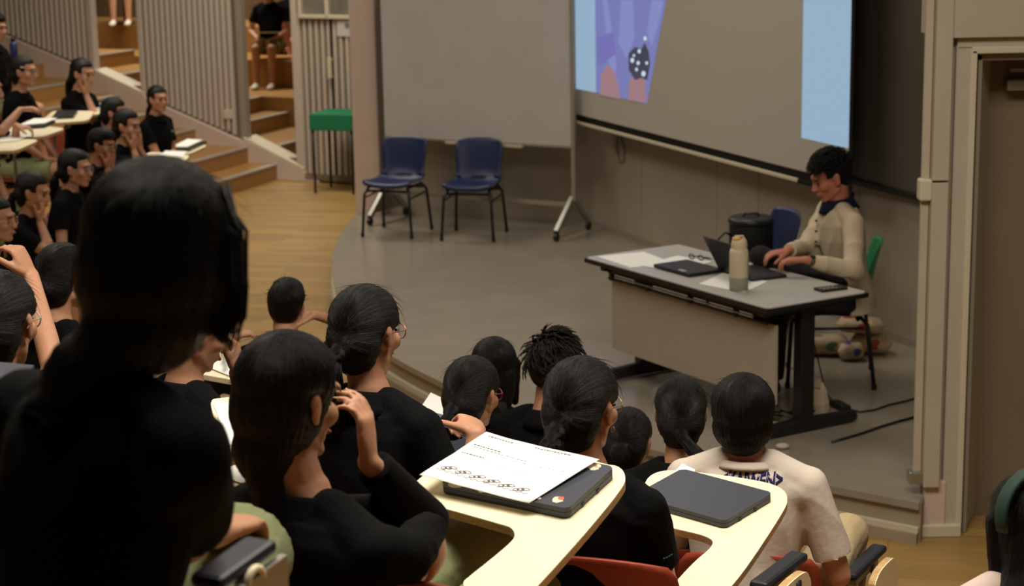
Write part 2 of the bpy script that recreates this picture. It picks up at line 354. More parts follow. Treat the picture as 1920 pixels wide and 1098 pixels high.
# ---------------------------------------------------------------- front stair
SS = [1.02, 1.40, 2.12, 2.65, 3.18, 3.62, 4.3, 4.9, 5.5]; gS = A(-.35, -.94, 0); gS /= np.linalg.norm(gS)
NOS = mat('grey_metal_nosing', (178, 172, 160), .45, .4, metal=.2)
st = None
for k, s0 in enumerate(SS):
    z1 = .17*(k+1); s1 = SS[k+1] if k < 8 else 7.2; p = onl(s0, 0, -.05); q = onl(s1+.02, 0, -.05); L_ = 1.75
    w0 = p+gS*L_; w1 = q+gS*L_
    z0 = 0 if k == 0 else z1-.17-.02
    o = mk('stair_step', G().prism([p+A(0, 0, 0), q, w1, w0], (0, 0, z1)), WOOD2, st)
    if st is None:
        st = o; o.name = 'stair'; struct(o, 'wooden stair with grey nosings climbing beside the slatted wall')
    e = (w0-p)/np.linalg.norm(w0-p); 
    mk('nosing', G().prism([p+A(0, 0, z1-.012)-dL*.008, p+A(0, 0, z1-.012)+dL*.055, w0+A(0, 0, z1-.012)+dL*.055, w0+A(0, 0, z1-.012)-dL*.008], (0, 0, .018)), NOS, st)
# ---------------------------------------------------------------- seating tiers
C0 = catmull([(3.4, 5.8), (2.0, 5.82), (.7, 5.85), (-.6, 6.35), (-1.65, 7.5), (-2.6, 9.3), (-3.2, 11.3), (-3.55, 13.5), (-3.6, 15.5), (-3.5, 17.3)], 5)
so = 1 if (offset(C0, .1)[10]-C0[10])@(A(0, -1)) > 0 else -1
tiers = []
TZ = [.34, .68, 1.02, 1.36]; TD = [0, .9, 1.8, 3.0]
prev = None
for k in range(4):
    Q = offset(C0, so*TD[k]); Q2 = offset(C0, so*((TD+[5.2])[k+1]))
    poly = [(x, y, 0) for x, y in Q]+[(x, y, 0) for x, y in Q2[::-1]]
    # strip built quad by quad so that a concave outline stays clean
    g = G()
    for i in range(len(Q)-1): g.prism([(*Q[i], 0), (*Q[i+1], 0), (*Q2[i+1], 0), (*Q2[i], 0)], (0, 0, TZ[k]))
    o = mk('seating_tier', g, WOOD2, prev)
    if prev is None: prev = struct(o, 'curved wooden tiers carrying the rows of seats')
    g = G().tube([(x, y, TZ[k]) for x, y in Q], .012, 6); mk('nosing', g, NOS, prev)
# ---------------------------------------------------------------- stair and backdrop beyond the openings
nd = A(.38, .925, 0); nd /= np.linalg.norm(nd); ud = A(-.93, .37, 0); ud /= np.linalg.norm(ud); ud = ud-nd*(ud@nd); ud /= np.linalg.norm(ud)
UU = [9.5, 10.03, 10.78, 11.17, 11.8, 12.42, 13.1, 13.7, 14.3, 15.0]
sb = None
for k in range(len(UU)-1):
    z1 = .17*(k+1); u0_, u1_ = UU[k], UU[k+1]
    def pu(u, v): return ud*u+nd*v
    def v_wall(u):   # v where the line meets the back face of the slatted wall
        b_ = ud*u; return (((P0+nL*.2)-b_)@nL)/(nd@nL)
    p, q = pu(u0_, v_wall(u0_)), pu(u1_+.02, v_wall(u1_)); L_ = 1.5
    o = mk('stair_step', G().prism([p, q, q+nd*L_, p+nd*L_], (0, 0, z1)), WOOD2, sb)
    if sb is None: sb = o; o.name = 'rear_stair'; struct(o, 'second wooden stair seen through the wall openings')
    mk('nosing', G().prism([p+A(0, 0, z1-.012)-ud*.008, p+A(0, 0, z1-.012)+ud*.055, p+nd*L_+A(0, 0, z1-.012)+ud*.055, p+nd*L_+A(0, 0, z1-.012)-ud*.008], (0, 0, .018)), NOS, sb)
g = G()
for (zt, v0) in ((.68, 1.5), (1.02, 2.4), (1.36, 3.3)):
    p = ud*9.3; 
    a_, b_ = ud*9.3, ud*17.0
    va, vb = v_wall(9.3)+v0, v_wall(17.0)+v0
    g.prism([a_+nd*va, b_+nd*vb, b_+nd*(vb+1.2), a_+nd*(va+1.2)], (0, 0, zt))
struct(mk('rear_tier', g, WOOD2), 'seating tiers of the hall beyond the openings')
struct(mk('wall_rear', G().prism([onl(-3, 0, 5.5), onl(9, 0, 5.5), onl(9, 0, 5.7), onl(-3, 0, 5.7)], (0, 0, 5)), mat('brown_panel', (120, 92, 60), .8, var=.1)), 'brown wall far behind the openings')
# ================================================================ stage furniture
def fr(yaw):
    """yaw in degrees clockwise from +Y; returns forward, right"""
    a = rad(yaw); return A(sin(a), cos(a), 0), A(cos(a), -sin(a), 0)
Z3 = A(0, 0, 1)
SHP = [(.225, .415, .205), (.235, .437, .212), (.215, .45, .216), (.12, .44, .218), (.0, .43, .215), (-.1, .434, .208), (-.16, .45, .2), (-.172, .466, .197), (-.182, .474, .195), (-.195, .49, .193), (-.212, .55, .19), (-.228, .63, .2), (-.245, .71, .207), (-.262, .775, .2), (-.27, .80, .18)]
def shell(W, yc=0, slot=True, hs=1.0):
    """moulded seat shell; W maps local (x,y,z) to world"""
    g = G(); nx = 12; V = []
    for (y, z, hw) in SHP:
        for j in range(nx+1):
            t = -1+2*j/nx; x = hw*t
            e = abs(t)**2.6
            if z < .47: zz = z+.028*e; yy = y-.01*e*(y > .2)
            else: zz = z-(.02*e if z > .76 else 0); yy = y+.035*e
            V.append(W(x, yy, zz*hs))
    Fc = []
    for i in range(len(SHP)-1):
        for j in range(nx):
            if slot and i == 7 and 4 <= j < 8: continue
            a = i*(nx+1)+j; Fc.append((a, a+1, a+nx+2, a+nx+1))
    g.add(V, Fc); return g
def make_chair(name, label, cat, pos, yaw, z0, shm, group=None, slot=True, sc_=1.0):
    f, r = fr(yaw); t = thing(name, label, cat, (pos[0], pos[1], z0), -rad(yaw), group)
    W = lambda x, y, z: A(pos[0], pos[1], z0)+r*x*sc_+f*y*sc_+Z3*z*sc_
    o = mk('seat_shell', shell(W, slot=slot), shm, t, True)
    m_ = o.modifiers.new('s', 'SOLIDIFY'); m_.thickness = .008; m_.offset = 0
    for sx in (-1, 1):
        for (y0, y1) in ((.18, .235), (-.13, -.235)):
            g = G().tube([W(sx*.175, y0, .42), W(sx*.20, (y0+y1)/2+.01*np.sign(y1), .36), W(sx*.222, y1, .012)], .0125, 8); lg = mk('leg', g, BMETAL, t, True)
            mk('foot_cap', G().cone(W(sx*.222, y1, 0), W(sx*.222, y1, .03), .016, .016, False, False), BMETAL, lg)
    g = G().tube([W(-.175, .18, .415), W(-.175, -.13, .415)], .011).tube([W(.175, .18, .415), W(.175, -.13, .415)], .011)
    g.tube([W(-.2, .18, .385), W(.2, .18, .385)], .011).tube([W(-.19, -.14, .385), W(.19, -.14, .385)], .011)
    g.tube([W(-.205, .2, .33), W(-.205, -.17, .34)], .008).tube([W(.205, .2, .33), W(.205, -.17, .34)], .008)
    mk('seat_frame', g, BMETAL, t, True); return t
make_chair('plastic_chair', 'empty dark blue plastic chair, left one of the pair before the whiteboard', 'chair', (-.965, 15.46), -161.4, .2, BLUEPL, 'blue chairs before the whiteboard')
make_chair('plastic_chair', 'empty dark blue plastic chair, right one of the pair before the whiteboard', 'chair', (-.305, 15.23), -166.6, .2, BLUEPL, 'blue chairs before the whiteboard')
make_chair('plastic_chair', 'dark blue plastic chair behind the desk, holding the black round case', 'chair', (1.55, 11.56), -108, .2, BLUEPL)
make_chair('plastic_chair', 'green plastic chair the lecturer in the cream sweater sits on', 'chair', (1.85, 10.42), -81, .2, GREENPL, sc_=1.04)
# black case on the blue chair
t = thing('equipment_case', 'black round case standing on the blue chair behind the desk', 'case', (1.53, 11.55, .65))
mk('body', G().loft([A(1.53, 11.55, z) for z in (.655, .66, .93, .94)], [A(a, 0, 0) for a in (.13, .14, .14, .135)], [A(0, a, 0) for a in (.13, .14, .14, .135)], 28), mat('black_case', (26, 25, 27), .6, .3, bump=.1), t, True)
mk('lid', G().loft([A(1.53, 11.55, z) for z in (.93, .945, .965, .972)], [A(a, 0, 0) for a in (.145, .148, .14, .12)], [A(0, a, 0) for a in (.145, .148, .14, .12)], 28), LAPB, t, True)
mk('handle', G().tube([(1.48, 11.55, .97), (1.49, 11.55, .99), (1.57, 11.55, .99), (1.58, 11.55, .97)], .008), BMETAL, t, True)
mk('strap', G().tube([(1.40, 11.5, .86), (1.36, 11.5, .88), (1.32, 11.5, .84), (1.30, 11.5, .74), (1.36, 11.5, .66)], .008), BMETAL, t, True)
# whiteboard on castors
WB = A(-1.10, 16.10); WE = A(.535, 15.17); dB = (WE-WB)/np.linalg.norm(WE-WB); nB = A(dB[1], -dB[0]); nB = nB if nB[1] < 0 else -nB
d3 = A(*dB, 0); n3 = A(*nB, 0); LB = float(np.linalg.norm(WE-WB))
def onb(s, z, o=0): return A(*(WB+dB*s), z)+n3*o
t = thing('whiteboard', 'wide mobile whiteboard on castor feet behind the two blue chairs', 'whiteboard', onb(LB/2, .2))
mk('board', G().box(onb(LB/2, 1.62), (LB-.03, .02, 1.36), d3, n3), mat('whiteboard_face', (196, 192, 186), .38, .4, var=.04, vscale=3), t)
for z_ in (.945, 2.31): mk('board_frame', G().box(onb(LB/2, z_), (LB, .035, .022), d3, n3), FRAME, t, bevel=.004)
for s_, m_ in ((-.0, mat('dark_post', (84, 74, 62), .6)), (LB, FRAME)):  # left post in a darker tone than the right one
    mk('post', G().box(onb(s_, 1.42), (.035, .045, 1.85), d3, n3), m_, t, bevel=.004)
mk('pen_ledge', G().box(onb(LB*.55, .925, .028), (.75, .035, .012), d3, n3).box(onb(LB*.55, .935, .045), (.75, .006, .022), d3, n3), SILL, t)
mk('crossbar', G().box(onb(LB/2, .46), (LB, .025, .035), d3, n3), FRAME, t)
for s_ in (0.02, LB-.02):
    for sg_ in (1, -1):
        a_ = onb(s_, .52); b_ = onb(s_, .275, .29*sg_); dd = b_-a_; ll = np.linalg.norm(dd); dd /= ll
        ft = mk('foot', G().box((a_+b_)/2, (ll, .04, .045), dd, d3, np.cross(dd, d3)), STEEL, t, bevel=.004)
        c_ = onb(s_, .235, .29*sg_)
        mk('castor', G().cone(c_-d3*.014, c_+d3*.014, .033, .033, False, False, 16).box(c_+Z3*.03, (.04, .02, .03), d3, n3), BMETAL, ft, False)
for s_ in (.02, LB-.02): mk('web_plate', G().prism([onb(s_, .50, .0), onb(s_, .30, .22), onb(s_, .30, -.22)], d3*.006), FRAME, t)
mk('marker', G().cone(onb(.98, .95, .04), onb(1.1, .95, .04), .009, .009), PAPER, t)
# projection screen and blackboard on the wall
OF = .30
def scr(name, t0, t1, z0, z1, off, th, m, par, bev=0):
    return mk(name, G().prism([onw(t0, z0, off), onw(t1, z0, off), onw(t1, z1, off), onw(t0, z1, off)], A(*nW, 0)*th), m, par, bevel=bev)
t = thing('projection_screen', 'large projection screen hanging before the concrete wall showing a picture', 'screen', onw(2.4, 1.12, OF))
SCRM = mat('grey_screen_cloth', (186, 180, 168), .85, .2); SBLK = mat('black_screen_border', (20, 18, 17), .7, .2)
scr('screen_cloth', .24, 4.635, 1.14, 4.2, OF, .006, SBLK, t)
scr('screen_face', .27, 4.60, 1.205, 4.2, OF+.006, .003, SCRM, t)
scr('bottom_bar', .22, 4.0, 1.125, 1.15, OF-.01, .03, SILL, t, .004); scr('bottom_bar_end', 4.0, 4.65, 1.12, 1.15, OF-.01, .03, SBLK, t, .004)
def emi(name, c, s=1.0): return mat(name, (10, 10, 10), .9, .1, emit=c, estr=s)
EB = emi('projected_light_blue', (152, 192, 224), .95)
def scp(x, y):  # pixel on the screen plane -> (t, z)
    n_ = A(*nW, 0); q = onp(x, y, onw(0, 0, OF+.01), n_); return float((q[:2]-WP-nW*(OF+.01))@dW), float(q[2])
def patch(name, pts, c, k, s=1.0, par=t):
    P = [onw(a, b, OF+.009+.0012*k) for a, b in pts]
    return mk(name, G().prism(P, A(*nW, 0)*.001), emi('projected_%s_%d' % (name, k), c, s), par)
def px(*pts): return [scp(*p) for p in pts]
zb = 1.42; TOP = 4.1
patch('projected_strip', [(.275, zb-.005), (.79, zb-.0), (.79, TOP), (.275, TOP)], (150, 178, 202), 0, .95)
patch('projected_strip', [(4.03, zb+.0), (4.6, zb+.0), (4.6, TOP), (4.03, TOP)], (146, 190, 222), 0, .95)
a0, b0 = scp(1213, 192); a1, b1 = scp(1250, 0)
patch('projected_picture', [(.79, zb-.0), (a0, zb-.0), (a0+(a1-a0)*.98, b1), (a0+(a1-a0)*2.2, TOP), (.79, TOP)], (128, 132, 190), 1, .85)
patch('projected_fold', px((1165, 0), (1187, 0), (1190, 70), (1176, 110), (1160, 80)), (140, 148, 206), 2, .85)
patch('projected_fold', px((1130, 0), (1140, 0), (1156, 120), (1150, 180), (1143, 120)), (116, 118, 180), 2, .85)
patch('projected_fold', px((1222, 0), (1245, 0), (1236, 40), (1222, 88), (1214, 60)), (134, 158, 200), 2, .85)
patch('projected_fold', px((1120, 70), (1150, 60), (1156, 100), (1132, 118), (1122, 122)), (124, 120, 190), 3, .85)
patch('projected_arm', px((1126, 178), (1128, 140), (1140, 120), (1152, 132), (1160, 160), (1164, 186)), (168, 130, 136), 4, .85)
patch('projected_arm', px((1180, 188), (1180, 152), (1196, 136), (1210, 150), (1213, 192), (1198, 190)), (156, 132, 158), 4, .85)
patch('projected_dark_shape', px((1180, 130), (1180, 100), (1192, 88), (1204, 92), (1210, 80), (1217, 95), (1220, 120), (1215, 150), (1203, 146), (1192, 150)), (76, 74, 92), 5, .8)
for (x, y, r_) in ((1187, 113, 3.5), (1198, 118, 3), (1208, 138, 4), (1200, 96, 3), (1211, 72, 3), (1195, 130, 2.5), (1214, 118, 2.5), (1190, 104, 2)):
    patch('projected_glint', px(*[(x+r_*cos(a), y+1.4*r_*sin(a)) for a in np.linspace(0, 2*pi, 8)[:-1]]), (205, 225, 235), 6, .95)
t = thing('blackboard', 'dark blackboard on the wall right of the projection screen', 'blackboard', onw(4.9, 1.15, .05))
scr('board', 3.2, 6.5, 1.18, 4.2, .05, .03, mat('dark_board', (92, 86, 76), .42, .4, var=.1, vscale=2), t); scr('chalk_tray', 3.2, 6.5, 1.14, 1.18, .05, .06, BMETAL, t, .004)
# ---------------------------------------------------------------- the lecturer's desk
TL, TN, TR = A(.43, 10.52), A(1.29, 9.09), A(1.86, 9.45)
dx = (TN-TL); LT = float(np.linalg.norm(dx)); dx /= LT; dy = A(-dx[1], dx[0]); dy = dy if dy@(TR-TN) > 0 else -dy; DT = .67
X3, Y3 = A(*dx, 0), A(*dy, 0)
def ont(a, b, z): q = TL+dx*a+dy*b; return A(q[0], q[1], z)
t = thing('desk', 'grey-topped lecture desk with black steel legs and pale front panel', 'desk', ont(LT/2, DT/2, .2))
P = [ont(.0, .02, .905), ont(.02, 0, .905), ont(LT-.03, 0, .905), ont(LT, .03, .905), ont(LT, DT-.02, .905), ont(LT-.02, DT, .905), ont(0, DT, .905)]
tp = mk('tabletop', G().prism(P, (0, 0, .026)), mat('pale_grey_laminate', (186, 184, 178), .35, .45, var=.02), t, bevel=.003)
mk('edge_band', G().prism([ont(-.004, -.004, .90), ont(LT+.004, -.004, .90), ont(LT+.004, DT+.004, .90), ont(-.004, DT+.004, .90)], (0, 0, .024)), BMETAL, tp)
PANM = mat('desk_panel_paint', (176, 164, 146), .7, .3, var=.03)
mk('front_panel', G().box(ont(LT/2+.02, .12, .60), (LT-.18, .018, .42), X3, Y3), PANM, t)
for a in (.12, LT-.10):
    lg = mk('leg', G().box(ont(a, .33, .56), (.065, .09, .66), X3, Y3), BMETAL, t, bevel=.004)
    mk('foot', G().loft([ont(a, b, z) for b, z in ((-.06, .235), (-.04, .235), (.3, .245), (.66, .235), (.68, .235))], [X3*.035]*5, [Z3*.028, Z3*.033, Z3*.042, Z3*.033, Z3*.028], 12), BMETAL, lg, False, .004)
    mk('leg_bracket', G().box(ont(a, .33, .88), (.05, .58, .035), X3, Y3), BMETAL, lg, bevel=.003)
mk('under_rail', G().box(ont(LT/2, .09, .865), (LT-.22, .02, .035), X3, Y3).box(ont(LT/2, .09, .815), (LT-.22, .012, .014), X3, Y3).box(ont(LT/2, .55, .87), (LT-.22, .03, .04), X3, Y3), BMETAL, t)
for a in (.14, .5, .9, 1.3): mk('rail_hanger', G().box(ont(a, .09, .85), (.03, .02, .09), X3, Y3), BMETAL, t)
mk('rail_bar', G().tube([ont(.2, .07, .84), ont(LT-.2, .07, .84)], .006), STEEL, t)
TT = .932
def sheet(name, label, pts, z, group=None, m=PAPER, cat='paper', n=6, curl=0, par=None, lines=0):
    """pts: four corners (near-left, near-right, far-right, far-left) in world xy"""
    a, b, c, d = [A(*p[:2]) for p in pts]; g = G(); V = []
    for i in range(n+1):
        for j in range(n+1):
            u, v = j/n, i/n; q = (a*(1-u)+b*u)*(1-v)+(d*(1-u)+c*u)*v
            V.append((q[0], q[1], z+curl*(max(0, .45-v)**2+max(0, .3-u)**1.6)*2))
    V2 = [(x, y, zz-.0008) for x, y, zz in V]; K = (n+1)**2
    Fc = [(i*(n+1)+j, i*(n+1)+j+1, (i+1)*(n+1)+j+1, (i+1)*(n+1)+j) for i in range(n) for j in range(n)]
    B = list(range(0, n))+[n+(n+1)*i for i in range(n)]+[K-1-i for i in range(n)]+[K-1-n-(n+1)*i for i in range(n)]
    Fc2 = [tuple(q+K for q in f[::-1]) for f in Fc]+[(B[i], B[(i+1) % len(B)], B[(i+1) % len(B)]+K, B[i]+K) for i in range(len(B))]
    g.add(V+V2, Fc+Fc2); o = mk(name, g, m)
    return center(tag(o, label, cat, group))
def P_(*pts, z=TT): return [at(*p, z)[:2] for p in pts]
sheet('paper_sheet', 'white printed sheets at the left end of the lecture desk', [ont(.03, .06, 0), ont(.42, .03, 0), ont(.47, .30, 0), ont(.08, .36, 0)], TT+.001)
sheet('paper_sheet', 'white sheet on the desk beside the black folder, by the spectacles', [ont(.40, .10, 0), ont(.66, .16, 0), ont(.56, .50, 0), ont(.30, .44, 0)], TT+.003)
o = sheet('paper_sheet', 'loose white papers under the cream bottle on the desk', P_((1310, 532), (1395, 548), (1440, 527), (1355, 512)), TT+.001)
sg = thing('spectacles', 'dark spectacles lying on the papers near the far desk edge', 'glasses', ont(.45, .47, TT+.005))
c1, c2 = ont(.44, .44, TT+.02), ont(.50, .46, TT+.02)
for c_ in (c1, c2): mk('lens_rim', G().tube([c_+X3*.025*cos(a)+Z3*.014*sin(a) for a in np.linspace(0, 2*pi, 13)[:-1]], .003, 6, True), BMETAL, sg)
mk('temple', G().tube([c1-X3*.02, c1-X3*.02+Y3*.06-Z3*.01, c1+X3*.05+Y3*.09-Z3*.012], .003), BMETAL, sg); mk('temple', G().tube([c2+X3*.02, c2+X3*.03+Y3*.06-Z3*.01], .003), BMETAL, sg)
# closed black laptop and open laptop
def slab(c, u, v, hu, hv, z0, h, r=.012, up=None):
    """rounded rectangle slab"""
    P = []
    for (sx, sy, a0) in ((1, 1, 0), (-1, 1, 90), (-1, -1, 180), (1, -1, 270)):
        for a in (0, 30, 60, 90):
            P.append(c+u*(sx*(hu-r)+r*cos(rad(a0+a)))+v*(sy*(hv-r)+r*sin(rad(a0+a)))+Z3*z0)
    return G().prism(P, (Z3 if up is None else up)*h)
c_ = at(1290, 506, TT)*A(1, 1, 0); 
t = thing('closed_laptop', 'closed black laptop lying between the papers and the open laptop', 'laptop', (c_[0], c_[1], TT))
mk('base', slab(c_, X3, Y3, .17, .12, TT+.003, .009), LAPB, t, bevel=.002); mk('lid', slab(c_, X3, Y3, .17, .12, TT+.0135, .007), LAPB, t, bevel=.002)
mk('label', slab(c_+X3*.07-Y3*.09, X3, Y3, .03, .014, TT+.0207, .0006, .003), mat('label_grey', (170, 166, 158), .6), t)
fL, rL = fr(65)            # open laptop: hinge line towards the camera-left, keyboard towards the lecturer
kc = A(1.33, 9.93, 0)
t = thing('open_laptop', 'open black laptop in front of the lecturer, its screen tilted back', 'laptop', (kc[0], kc[1], TT))
mk('base', slab(kc, rL, fL, .165, .115, TT+.002, .014), LAPB, t, bevel=.002)
mk('keyboard', slab(kc+fL*-.02, rL, fL, .14, .05, TT+.0165, .001, .004), BMETAL, t)
hg = kc-fL*.115; upv = Z3*cos(rad(28))-fL*sin(rad(28)); nv = np.cross(rL, upv)
P = [hg+rL*.165+Z3*(TT+.014), hg-rL*.165+Z3*(TT+.014), hg-rL*.165+Z3*(TT+.014)+upv*.225, hg+rL*.165+Z3*(TT+.014)+upv*.225]
ld = mk('lid', G().prism(P, nv*.007), LAPB, t, bevel=.002)
# bottle
bp_ = at(1385, 543, TT)
t = thing('flask', 'cream drink flask with grey-green base and yellow loop cap on the desk', 'bottle', (bp_[0], bp_[1], TT))
def lathe(c, prof, seg=24):
    return G().loft([A(c[0], c[1], c[2]+z) for r, z in prof], [A(r, 0, 0) for r, z in prof], [A(0, r, 0) for r, z in prof], seg)
BS = 1.0
mk('lower_band', lathe(bp_, [(.046, 0), (.05, .004), (.05, .07), (.049, .072)]), mat('sage_grey_coat', (150, 152, 138), .5), t, True)
mk('body', lathe(bp_, [(.049, .07), (.05, .073), (.05, .205), (.044, .222), (.03, .228)]), mat('cream_coat', (214, 200, 172), .5), t, True)
cp = mk('cap', lathe(bp_, [(.040, .222), (.041, .226), (.041, .25), (.036, .27), (.025, .276)]), mat('cream_cap', (220, 205, 170), .5), t, True)
mk('cap_button', G().ell(bp_+Z3*.278-A(.012, .01, 0), (.026, .026, .012)), mat('yellow_cap', (224, 176, 92), .5), cp, True)
mk('loop', G().tube([bp_+Z3*.265-A(.03, 0, 0), bp_+Z3*.29-A(.02, .01, 0), bp_+Z3*.292+A(.018, -.01, 0), bp_+Z3*.262+A(.036, 0, 0), bp_+Z3*.232+A(.041, 0, 0)], .005), cp.data.materials[0], cp, True)
mk('side_print', G().box(bp_+A(.048, -.018, .13), (.004, .02, .09)), mat('green_print', (120, 132, 96), .6), t)
# phone
pc = (at(1525, 545, TT)+at(1590, 540, TT))/2; pu_ = at(1590, 538, TT)-at(1525, 546, TT); pu_ /= np.linalg.norm(pu_); pv = A(-pu_[1], pu_[0], 0)
t = thing('phone', 'phone in a dark patterned case face down on the near desk corner', 'phone', (pc[0], pc[1], TT))
mk('case', slab(pc*A(1, 1, 0), pu_, pv, .085, .042, TT+.001, .011), BMETAL, t, bevel=.002)
g = G()
for i in range(5):
    for j in range(2): g.ell(pc*A(1, 1, 0)+pu_*(-.055+.026*i)+pv*(-.017+.03*j)+Z3*(TT+.0125), (.009, .010, .001), seg=8, ring=4)
mk('case_pattern', g, mat('case_pattern', (176, 150, 118), .6), t)
mk('camera_bump', slab(pc*A(1, 1, 0)+pu_*.055, pu_, pv, .018, .022, TT+.012, .003, .006), BMETAL, t)
# floor clutter
def pack(c, yaw, sx, sy, sz, m1, m2, label, grp=None, lean=0):
    f, r = fr(yaw); t = thing('tissue_pack', label, 'packet', c, 0, grp); n = 5; V = []
    g = G(); C, U, W = [], [], []
    for k in range(9):
        u = -1+2*k/8; e = (1-abs(u)**6)**.5 if abs(u) < 1 else .02
        C.append(A(*c)+r*u*sx/2+Z3*sz/2); U.append(f*sy/2*max(.3, e)); W.append(Z3*sz/2*max(.12, e))
    g.loft(C, U, W, 12); b = mk('wrapper', g, m1, t, True)
    mk('print_patch', G().ell(A(*c)+Z3*sz*.55-f*sy*.44+r*sx*.12, (sx*.16, .012, sz*.25)), m2, t, True)
    mk('print_patch', G().ell(A(*c)+Z3*sz*.93-r*sx*.15, (sx*.2, sy*.22, .008)), m2, t, True)
    return t
PK = mat('packet_cream_film', (190, 166, 134), .5, .4, var=.25, vscale=14); PKR = mat('packet_red_print', (170, 74, 50), .5, .4); PKB = mat('packet_blue_print', (62, 76, 140), .5); PKG = mat('packet_green_print', (96, 120, 72), .5)
pack((1.92, 10.98, .2), 8, .30, .17, .13, PK, PKG, 'cream packet with green print on the stage floor, leftmost of the pile')
pack((2.20, 11.0, .2), 12, .26, .17, .13, PK, PKR, 'cream packet with red print on the stage floor, right end of the pile')
pack((2.05, 10.84, .2), -5, .16, .12, .11, PK, PKB, 'small packet with blue print behind the green chair leg')
pack((2.13, 10.99, .333), 20, .30, .17, .10, PK, PKR, 'cream packet with red top lying on top of the pile')
t = thing('paper_bag', 'crumpled cream paper bag on the floor behind the desk leg', 'bag', (1.62, 9.62, .2))
f, r = fr(20); C = [A(1.62, 9.62, z) for z in (.2, .205, .28, .36, .40)]
mk('bag', G().loft(C, [r*a for a in (.075, .08, .085, .07, .05)], [f*a for a in (.04, .045, .05, .03, .008)], 10), mat('bag_paper', (196, 178, 146), .8, bump=.6, bscale=20, var=.1), t)
mk('bag_fold', G().box((1.60, 9.60, .40), (.11, .012, .05), r, f), MATS['bag_paper'], t)
t = thing('cable_clutter', 'tangle of plugs and small wrappers beside the desk foot', 'cables', (1.45, 9.55, .2))
g = G(); rs = random.Random(3)
for i in range(5):
    p = A(1.38+.06*i, 9.50+.03*i, .215); g.tube([p+A(rs.uniform(-.08, .08), rs.uniform(-.08, .08), rs.uniform(0, .05)) for _ in range(6)], .005, 6)
mk('cable', g, BMETAL, t, True); mk('plug', G().box((1.62, 9.50, .22), (.06, .035, .035)), BMETAL, t, bevel=.006); mk('wrapper', G().ell((1.36, 9.38, .225), (.07, .05, .025)), PK, t, True)
g = G().ell((1.37, 9.05, .215), (.035, .025, .015)); tag(center(mk('white_plug', g, PINK, None, True)), 'small white plug beside the near desk foot', 'plug')
ap = at(1575, 760, .22)
t = thing('power_adapter', 'black power adapter brick on the stage with its cord', 'adapter', (ap[0], ap[1], .2))
pd = at(1600, 768, .2)-at(1555, 745, .2); pd /= np.linalg.norm(pd); mk('brick', G().box(ap, (.15, .06, .035), pd, A(-pd[1], pd[0], 0)), BMETAL, t, bevel=.008)
mk('cord', G().tube([at(x, y, .206) for x, y in ((1596, 768), (1612, 772), (1640, 768), (1665, 759), (1700, 751), (1726, 743))], .006), BMETAL, t, True)
mk('cord_up', G().tube([ap-pd*.07, at(1548, 735, .21), at(1540, 700, .35), at(1528, 650, .55), ont(LT-.3, .5, .86)], .004), BMETAL, t, True)
o = mk('power_cable', G().tube([at(x, y, .207) for x, y in ((1560, 828), (1590, 820), (1620, 811), (1650, 800), (1690, 788), (1728, 778))], .008), BMETAL, None, True); tag(center(o), 'black cable crossing the stage floor to the right of the desk foot', 'cable')
# green-covered stand table beside the slatted door
t = thing('side_table', 'small green-topped table on thin dark legs beside the slatted wall', 'table', (-1.75, 18.9, 0))
tb = A(-2.06, 18.94); ex = A(.96, -.28); ex /= np.linalg.norm(ex); ey = A(.28, .96); ey /= np.linalg.norm(ey)
def og(a, b, z): q = tb+ex*a+ey*b; return A(q[0], q[1], z)
mk('green_top', G().prism([og(0, 0, .66), og(.48, 0, .66), og(.48, .5, .66), og(0, .5, .66)], (0, 0, .17)), mat('green_cloth', (30, 120, 80), .7, .3, var=.05), t, bevel=.01)
for a, b in ((.03, .03), (.45, .03), (.03, .47), (.45, .47)): mk('leg', G().cone(og(a, b, 0), og(a, b, .67), .013, .015, False, False), BMETAL, t, True)
# ================================================================ people
JOBS = []      # (object, voxel, smooth iterations, post function)
def blob(name, g, m, parent, vox, it=3, post=None):
    me = mesh_of(name, g, True)
    for p in ([parent] if parent is not None else []): me.transform(Matrix.Translation(-Vector(p.location)))
    o = link(name, me, m, parent, True)
    r = o.modifiers.new('r', 'REMESH'); r.mode = 'VOXEL'; r.voxel_size = vox; r.use_smooth_shade = True
    if it: s_ = o.modifiers.new('s', 'SMOOTH'); s_.iterations = it; s_.factor = .5
    JOBS.append((o, post)); return o
def bake():
    bpy.context.view_layer.update(); dg = bpy.context.evaluated_depsgraph_get(); new = []
    for o, post in JOBS: new.append(bpy.data.meshes.new_from_object(o.evaluated_get(dg)))
    for (o, post), me in zip(JOBS, new):
        old = o.data; o.modifiers.clear(); o.data = me; nm = old.name; bpy.data.meshes.remove(old); me.name = nm
        me.polygons.foreach_set('use_smooth', [True]*len(me.polygons))
        if post: post(o, me)
def getv(me):
    n = len(me.vertices); a = np.empty(n*3); me.vertices.foreach_get('co', a); b = np.empty(n*3); me.vertices.foreach_get('normal', b); return a.reshape(-1, 3), b.reshape(-1, 3)
def setv(me, a): me.vertices.foreach_set('co', a.ravel()); me.update()
def folds(amp, seed, fr_=9):
    R_ = np.random.default_rng(seed); K = R_.normal(size=(7, 3))*fr_; K[:, 2] *= .45; ph = R_.uniform(0, 6, 7)
    def post(o, me):
        v, n = getv(me)
        if len(v) == 0: return
        d = np.zeros(len(v)); w_ = v+.05*np.sin(v[:, [1, 2, 0]]*14)
        for k, p in zip(K, ph): d += np.sin(w_@k*2+p)
        d = -np.abs(d/7)**.8*1.0; setv(me, v+n*(d*amp)[:, None])
    return post
def ssm(a, b, x): t = np.clip((x-a)/(b-a+1e-9), 0, 1); return t*t*(3-2*t)
